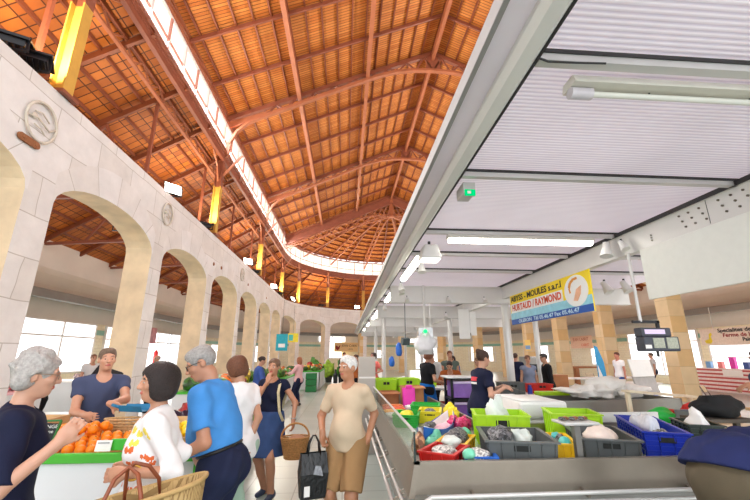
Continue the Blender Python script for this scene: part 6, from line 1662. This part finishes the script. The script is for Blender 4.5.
# 5 woman in white T-shirt
person('person','person in white T-shirt and mint trousers seen from behind, head bowed', -.97,3.9,52,1.64,3.9,True,lean=5,head=(6,-24,0),rh=(-.86,3.86,.86),rpole=(1,-.3,0),rdir=(0,-.02,-1),lh=(-1.16,4.12,1.0),
  hair='medium',hair_rgb=(104,62,38),skin=(206,152,122),width=1.05,watch=(1,),top=[dict(mat=WHITE_C,sleeve=.6,hem=-.16,loose=.012,name='t_shirt')],bottom=[dict(kind='trousers',mat=MINTC,fit=.012,flare=.5)])
# 6 woman with basket
def strap(t,T,H,arms,legs,s):
    m = MB(); pts = [T(-.1,-.1,.12),T(-.155,-.1,.3),T(-.15,-.04,.46),T(-.13,.05,.46),T(-.145,.12,.34),T(-.17,.1,.1),T(-.2,.04,-.02)]
    for a,b in zip(pts,pts[1:]): m.bar(tuple(a),tuple(b),.034,.006,tuple(T(0,1,0)-T(0,0,0)))
    m.build('bag_strap', mat('cream_strap',(214,200,160),.7,0,.15,30), t)
person('person','person in navy top and denim skirt, hand at the mouth, carrying a wicker basket', -.92,5.28,162,1.60,5.2,True,head=(6,0,0),rh=(-.955,5.09,1.33),rpole=(-.6,.1,-1),rdir=(.1,.05,.9),rn=(.3,.9,.2),lh=(-.62,5.12,.86),lpole=(.8,.5,0),ldir=(.06,-.05,-1),curl=(1.0,1.0),
  hair='tied',hair_rgb=(112,84,64),skin=(206,148,116),width=.98,watch=(-1,),shoe=(50,62,86),top=[dict(mat=NAVY,sleeve=.3,hem=-.03,nw=.085,name='navy_top')],bottom=[dict(kind='skirt',mat=cloth('denim_skirt',(58,80,124),.85,.15),hem=.5,waist=.1,belt=None)],extra=strap,feet=((-.1,.07,0),(.07,-.08,0.0)))
t = thing('wicker_basket','round brown wicker basket with hooped handle carried by the person in denim skirt','basket',(-.575,5.04,.47),.2); t.scale = (.8,.8,.8)
WK2 = mat('honey_wicker',(186,134,78),.7,0,.25,50,.5,80); m = MB()
for k in range(12):
    f = k/11; r = .13+.055*f; m.tube([((r+.006*(j%2))*math.cos(a)*1.1,(r+.006*(j%2))*math.sin(a)*.85,.02+.27*f) for j,a in enumerate([2*PI*j/32 for j in range(32)])],.013,6,closed=True)
m.lathe([(0,0),(.13,0),(.13,.02)],(0,0,0),24,sx=1.1,sy=.85); m.build('weave', WK2, t, True)
m = MB(); m.tube([(.19*1.08*math.cos(a),0,.28+.2*math.sin(a)) for a in [PI*k/14 for k in range(15)]],.014,8); m.build('handle', WK2, t, True)
m = MB(); m.ball((0.02,0,.25),(.14,.11,.07),12,8); m.build('wrapped_goods', mat('brown_paper_goods',(176,128,98),.7,0,.2,12), t, True)
# 7 old man with beige T-shirt
person('person','person with white hair in beige T-shirt and khaki cargo shorts carrying a black bag', .04,3.95,156,1.63,3.95,False,head=(-20,0,0),rh=(-.195,3.88,.945),rpole=(-.3,.8,0),rdir=(.05,-.05,-1),lh=(.235,3.9,.9),lpole=(.55,.8,0),ldir=(-.3,-.2,-.9),curl=(1.25,.8),
  hair='grey_short',hair_rgb=(222,220,216),skin=(196,138,104),belly=.75,width=.86,shoe=(150,140,128),top=[dict(mat=BEIGE,sleeve=.78,hem=-.1,e=.014,loose=.014,nw=.065,name='t_shirt')],bottom=[dict(kind='shorts',mat=KHAKI,fit=.026,len=.93,pocket=True)],feet=((-.11,.05,0),(.13,-.05,0)))
t = thing('shopping_bag','glossy black shopping bag with white print hanging from the hand of the older person','bag',(-.265,3.83,.44),.35); t.scale = (.82,.9,1)
BAGM = mat('glossy_black_laminate',(12,12,15),.3,0,.4,14,.5,24); m = MB()
m.prism([(-.13,-.055),(.13,-.055),(.13,.055),(-.13,.055)],0,.01)
r0 = [(-.13,-.055,0),(.13,-.055,0),(.13,.055,0),(-.13,.055,0)]; r1 = [(-.15,-.075,.2),(.15,-.08,.2),(.15,.07,.2),(-.15,.08,.2)]; r2 = [(-.14,-.03,.36),(.14,-.03,.36),(.14,.03,.36),(-.14,.03,.36)]
m.add(r0+r1+r2,[(k,(k+1)%4,4+(k+1)%4,4+k) for k in range(4)]+[(4+k,4+(k+1)%4,8+(k+1)%4,8+k) for k in range(4)]); m.build('body', BAGM, t)
m = MB(); m.prism([(-.11,.03),(-.05,.03),(-.05,.11),(-.11,.11)],-.074,-.068,'Y'); m.build('white_print', PAPER, t)
m = MB(); m.prism([(-.02,.2),(.09,.18),(.06,.26),(.0,.27)],-.083,-.074,'Y'); m.build('grey_print', mat('grey_print',(150,152,158),.4,0,.4,40), t)
for sy in (-.03,.03):
    m = MB(); m.tube([(-.07,sy,.34),(-.055,sy*.7,.44),(-.015,0,.5),(.015,0,.5),(.055,sy*.7,.44),(.07,sy,.34)],.009,6); m.build('handle', BAGM, t, True)
# 8 vendor in navy T-shirt behind the fish counter
RBAND = cloth('red_white_print',(206,70,80))
person('person','fish vendor in navy T-shirt and jeans with hair in a bun cutting at the counter', 1.93,5.62,-78,1.72,5.3,True,lean=7,head=(0,-4,0),rh=(2.22,5.42,1.22),lh=(2.28,5.6,1.22),rpole=(-.3,-.4,-1),lpole=(-.3,.6,-1),rdir=(.9,.1,-.1),ldir=(.9,0,-.1),rn=(0,.4,-1),ln=(0,-.4,-1),curl=(.9,.9),
  hair='bun',hair_rgb=(64,40,30),skin=(216,164,138),width=1.08,top=[dict(mat=NAVY,sleeve=.6,hem=-.1,e=.018,loose=.01,name='t_shirt',patch=[(RBAND,lambda q:(q[:,1]<-.05)&(abs(q[:,0])<.08)&(abs(q[:,2]-.36)<.03)),(WHITE_C,lambda q:(q[:,1]<-.05)&(abs(q[:,0])<.08)&(abs(q[:,2]-.31)<.015))])],bottom=[dict(kind='jeans',mat=cloth('mid_denim',(62,96,150),.85,.15),waist=.08)])
m = MB(); m.bar((2.36,5.46,1.2),(2.62,5.42,1.12),.03,.004); m.tube([(2.28,5.46,1.215),(2.37,5.46,1.2)],.011,8); tag(m.build('filleting_knife', STEELS),'long filleting knife in the hands of the fish vendor','knife')
# 9 bending person at the lower right
person('person','person in deep blue top and olive cargo trousers bending over at the lower right', 2.25,2.25,-62,1.74,2.2,False,lean=78,pelvis=(2.2,2.2,.98),head=(0,-10,0),rh=(2.9,2.3,.6),lh=(2.85,2.7,.65),
  hair='short',hair_rgb=(60,44,36),skin=(206,150,122),width=1.2,top=[dict(mat=INDIGO,sleeve=.7,hem=-.1,e=.035,loose=.04,name='blue_top')],bottom=[dict(kind='trousers',mat=OLIVE,fit=.02,waist=.08)],feet=((-.14,-.02,0),(.14,.1,0)))
# 10 person whose arm reaches in at the right edge
person('person','person at the right picture edge whose bare arm rests on the black bag', 5.36,4.55,84,1.72,4.3,False,lean=16,lh=(4.72,4.36,1.31),lpole=(.3,-.4,-1),ldir=(-.9,.05,-.25),ln=(0,0,-1),curl=(.35,.5),skin=(196,140,108),top=[dict(mat=SLATE,sleeve=.55,name='t_shirt')],bottom=[dict(kind='jeans',mat=DARKJ)])
# ---- people further away
def far(label,x,y,yaw,h,c_top,c_bot,hair,hrgb,D,female=False,**k):
    sl = k.pop('sleeve',.55); sk = k.pop('skin',(206,152,124)); skirt = k.pop('skirt',False)
    return person('person',label,x,y,yaw,h,D,female,hair=hair,hair_rgb=hrgb,skin=sk,top=[dict(mat=c_top,sleeve=sl,hem=-.12,e=.018,name='top')],bottom=[dict(kind='skirt',mat=c_bot) if skirt else dict(kind='trousers',mat=c_bot)],**k)
BLUEC = cloth('mid_blue',(66,92,160)); PINKC = cloth('dusty_pink',(226,180,180)); CORAL = cloth('coral',(232,120,110)); GREYC = cloth('grey_blue',(128,134,156)); BRN = cloth('rust_brown',(160,88,44)); GREENV = cloth('grey_green_vest',(96,110,104)); TANC = cloth('tan',(206,150,120)); LGREY = cloth('light_grey',(206,206,208)); APRON = cloth('apron_blue',(24,104,186))
far('person in mid blue top with dark hair working at the green topped stall',-2.2,10.3,-70,1.62,BLUEC,BLACKC,'tied',(40,28,24),10,True,lean=6,head=(0,-14,0),rh=(-1.85,10.2,1.05),lh=(-1.85,10.5,1.05),sleeve=1.3)
far('person in dusty pink blouse and jeans with long brown hair at the far stall',-1.56,13.75,62,1.58,PINKC,DARKJ,'long',(150,92,58),13.6,True,lh=(-1.95,13.7,1.05),rh=(-1.9,14.0,1.0),sleeve=1.6)
far('bald person in black jacket standing beyond the second arch pillar',-5.7,12.5,150,1.64,BLACKC,BLACKC,'fringe_bald',(150,140,130),12,False,sleeve=1.9)
far('person with dark hair behind the pink trays of the left aisle',-8.4,11.8,-120,1.68,LGREY,BLACKC,'tied',(70,40,32),13,True,lean=8,head=(0,-16,0))
far('person with brown hair half hidden behind the vendor of oranges',-7.35,12.15,-130,1.66,LGREY,BLACKC,'short',(120,76,50),13,False)
far('person in black standing among the plants at the aisle end',-.05,21.,-150,1.78,BLACKC,BLACKC,'short',(30,24,22),20,False,sleeve=1.9)
far('small distant person with dark hair beside the plants',.75,23.4,170,1.64,BLACKC,BLACKC,'short',(40,32,28),23,False,sleeve=1.9)
far('person in brown top partly hidden behind the grey cabinet panel',.42,15.,120,1.66,BRN,BLACKC,'short',(70,46,34),15,True,sleeve=1.2)
far('person in coral top and black cardigan looking up beyond the grey cabinet',.92,12.9,135,1.72,CORAL,BLACKC,'medium',(50,32,26),12,True,head=(0,12,0),skin=(214,150,126),lh=(1.0,12.6,1.1))
far('person in black top and blue apron packing at the rear counter',1.72,8.35,-65,1.76,BLACKC,APRON,'medium',(128,76,50),8.4,True,lean=6,head=(0,-16,0),rh=(2.05,8.25,1.1),lh=(2.0,8.5,1.1),sleeve=.6,skirt=True)
far('person in rust brown jacket stooping over the serving table',2.75,10.1,160,1.7,BRN,BLACKC,'short',(30,24,24),9.5,False,lean=52,sleeve=1.9,rh=(2.4,9.6,1.1),lh=(2.75,9.55,1.1))
far('person with dark hair behind the stooping person in rust brown',2.5,10.9,130,1.74,LGREY,BLACKC,'short',(36,26,24),10.8,False,lean=10,head=(0,-18,0),sleeve=1.2)
far('person in grey green vest standing left of the far canopy post',3.05,11.3,170,1.76,GREENV,BLACKC,'short',(120,70,44),11.3,False,sleeve=.2)
far('person in blue top with very dark hair behind the drawer cart',3.35,12.1,150,1.62,BLUEC,BLACKC,'medium',(40,24,30),12.1,True,sleeve=.8)
far('person in tan top bending behind the purple drawers',4.0,11.0,100,1.62,TANC,BLACKC,'short',(146,110,80),11.2,False,lean=26,sleeve=.5)
far('person in navy jacket seen past the thick canopy post',5.6,12.6,-40,1.7,NAVY,BLACKC,'short',(70,46,34),12.5,False,sleeve=1.9)
far('person in grey blue vest and white sleeves facing the counter',4.85,10.2,175,1.64,GREYC,BLACKC,'short',(110,74,56),10.2,True,sleeve=.15,lean=3)
far('person in long black jacket standing beside the wooden drinks counter',5.35,10.15,80,1.68,BLACKC,BLACKC,'short',(40,32,30),10.1,False,sleeve=1.9,lean=3,head=(0,-8,0))
far('person in white T-shirt and blue jeans right of the second sandstone pillar',10.3,14.2,95,1.74,WHITE_C,cloth('bright_denim',(58,84,150)),'short',(90,50,34),14.2,False,skin=(200,130,104))
far('person in grey T-shirt passing behind the nearest sandstone pillar',14.3,17.4,60,1.74,LGREY,DARKJ,'short',(90,70,56),17.6,False)
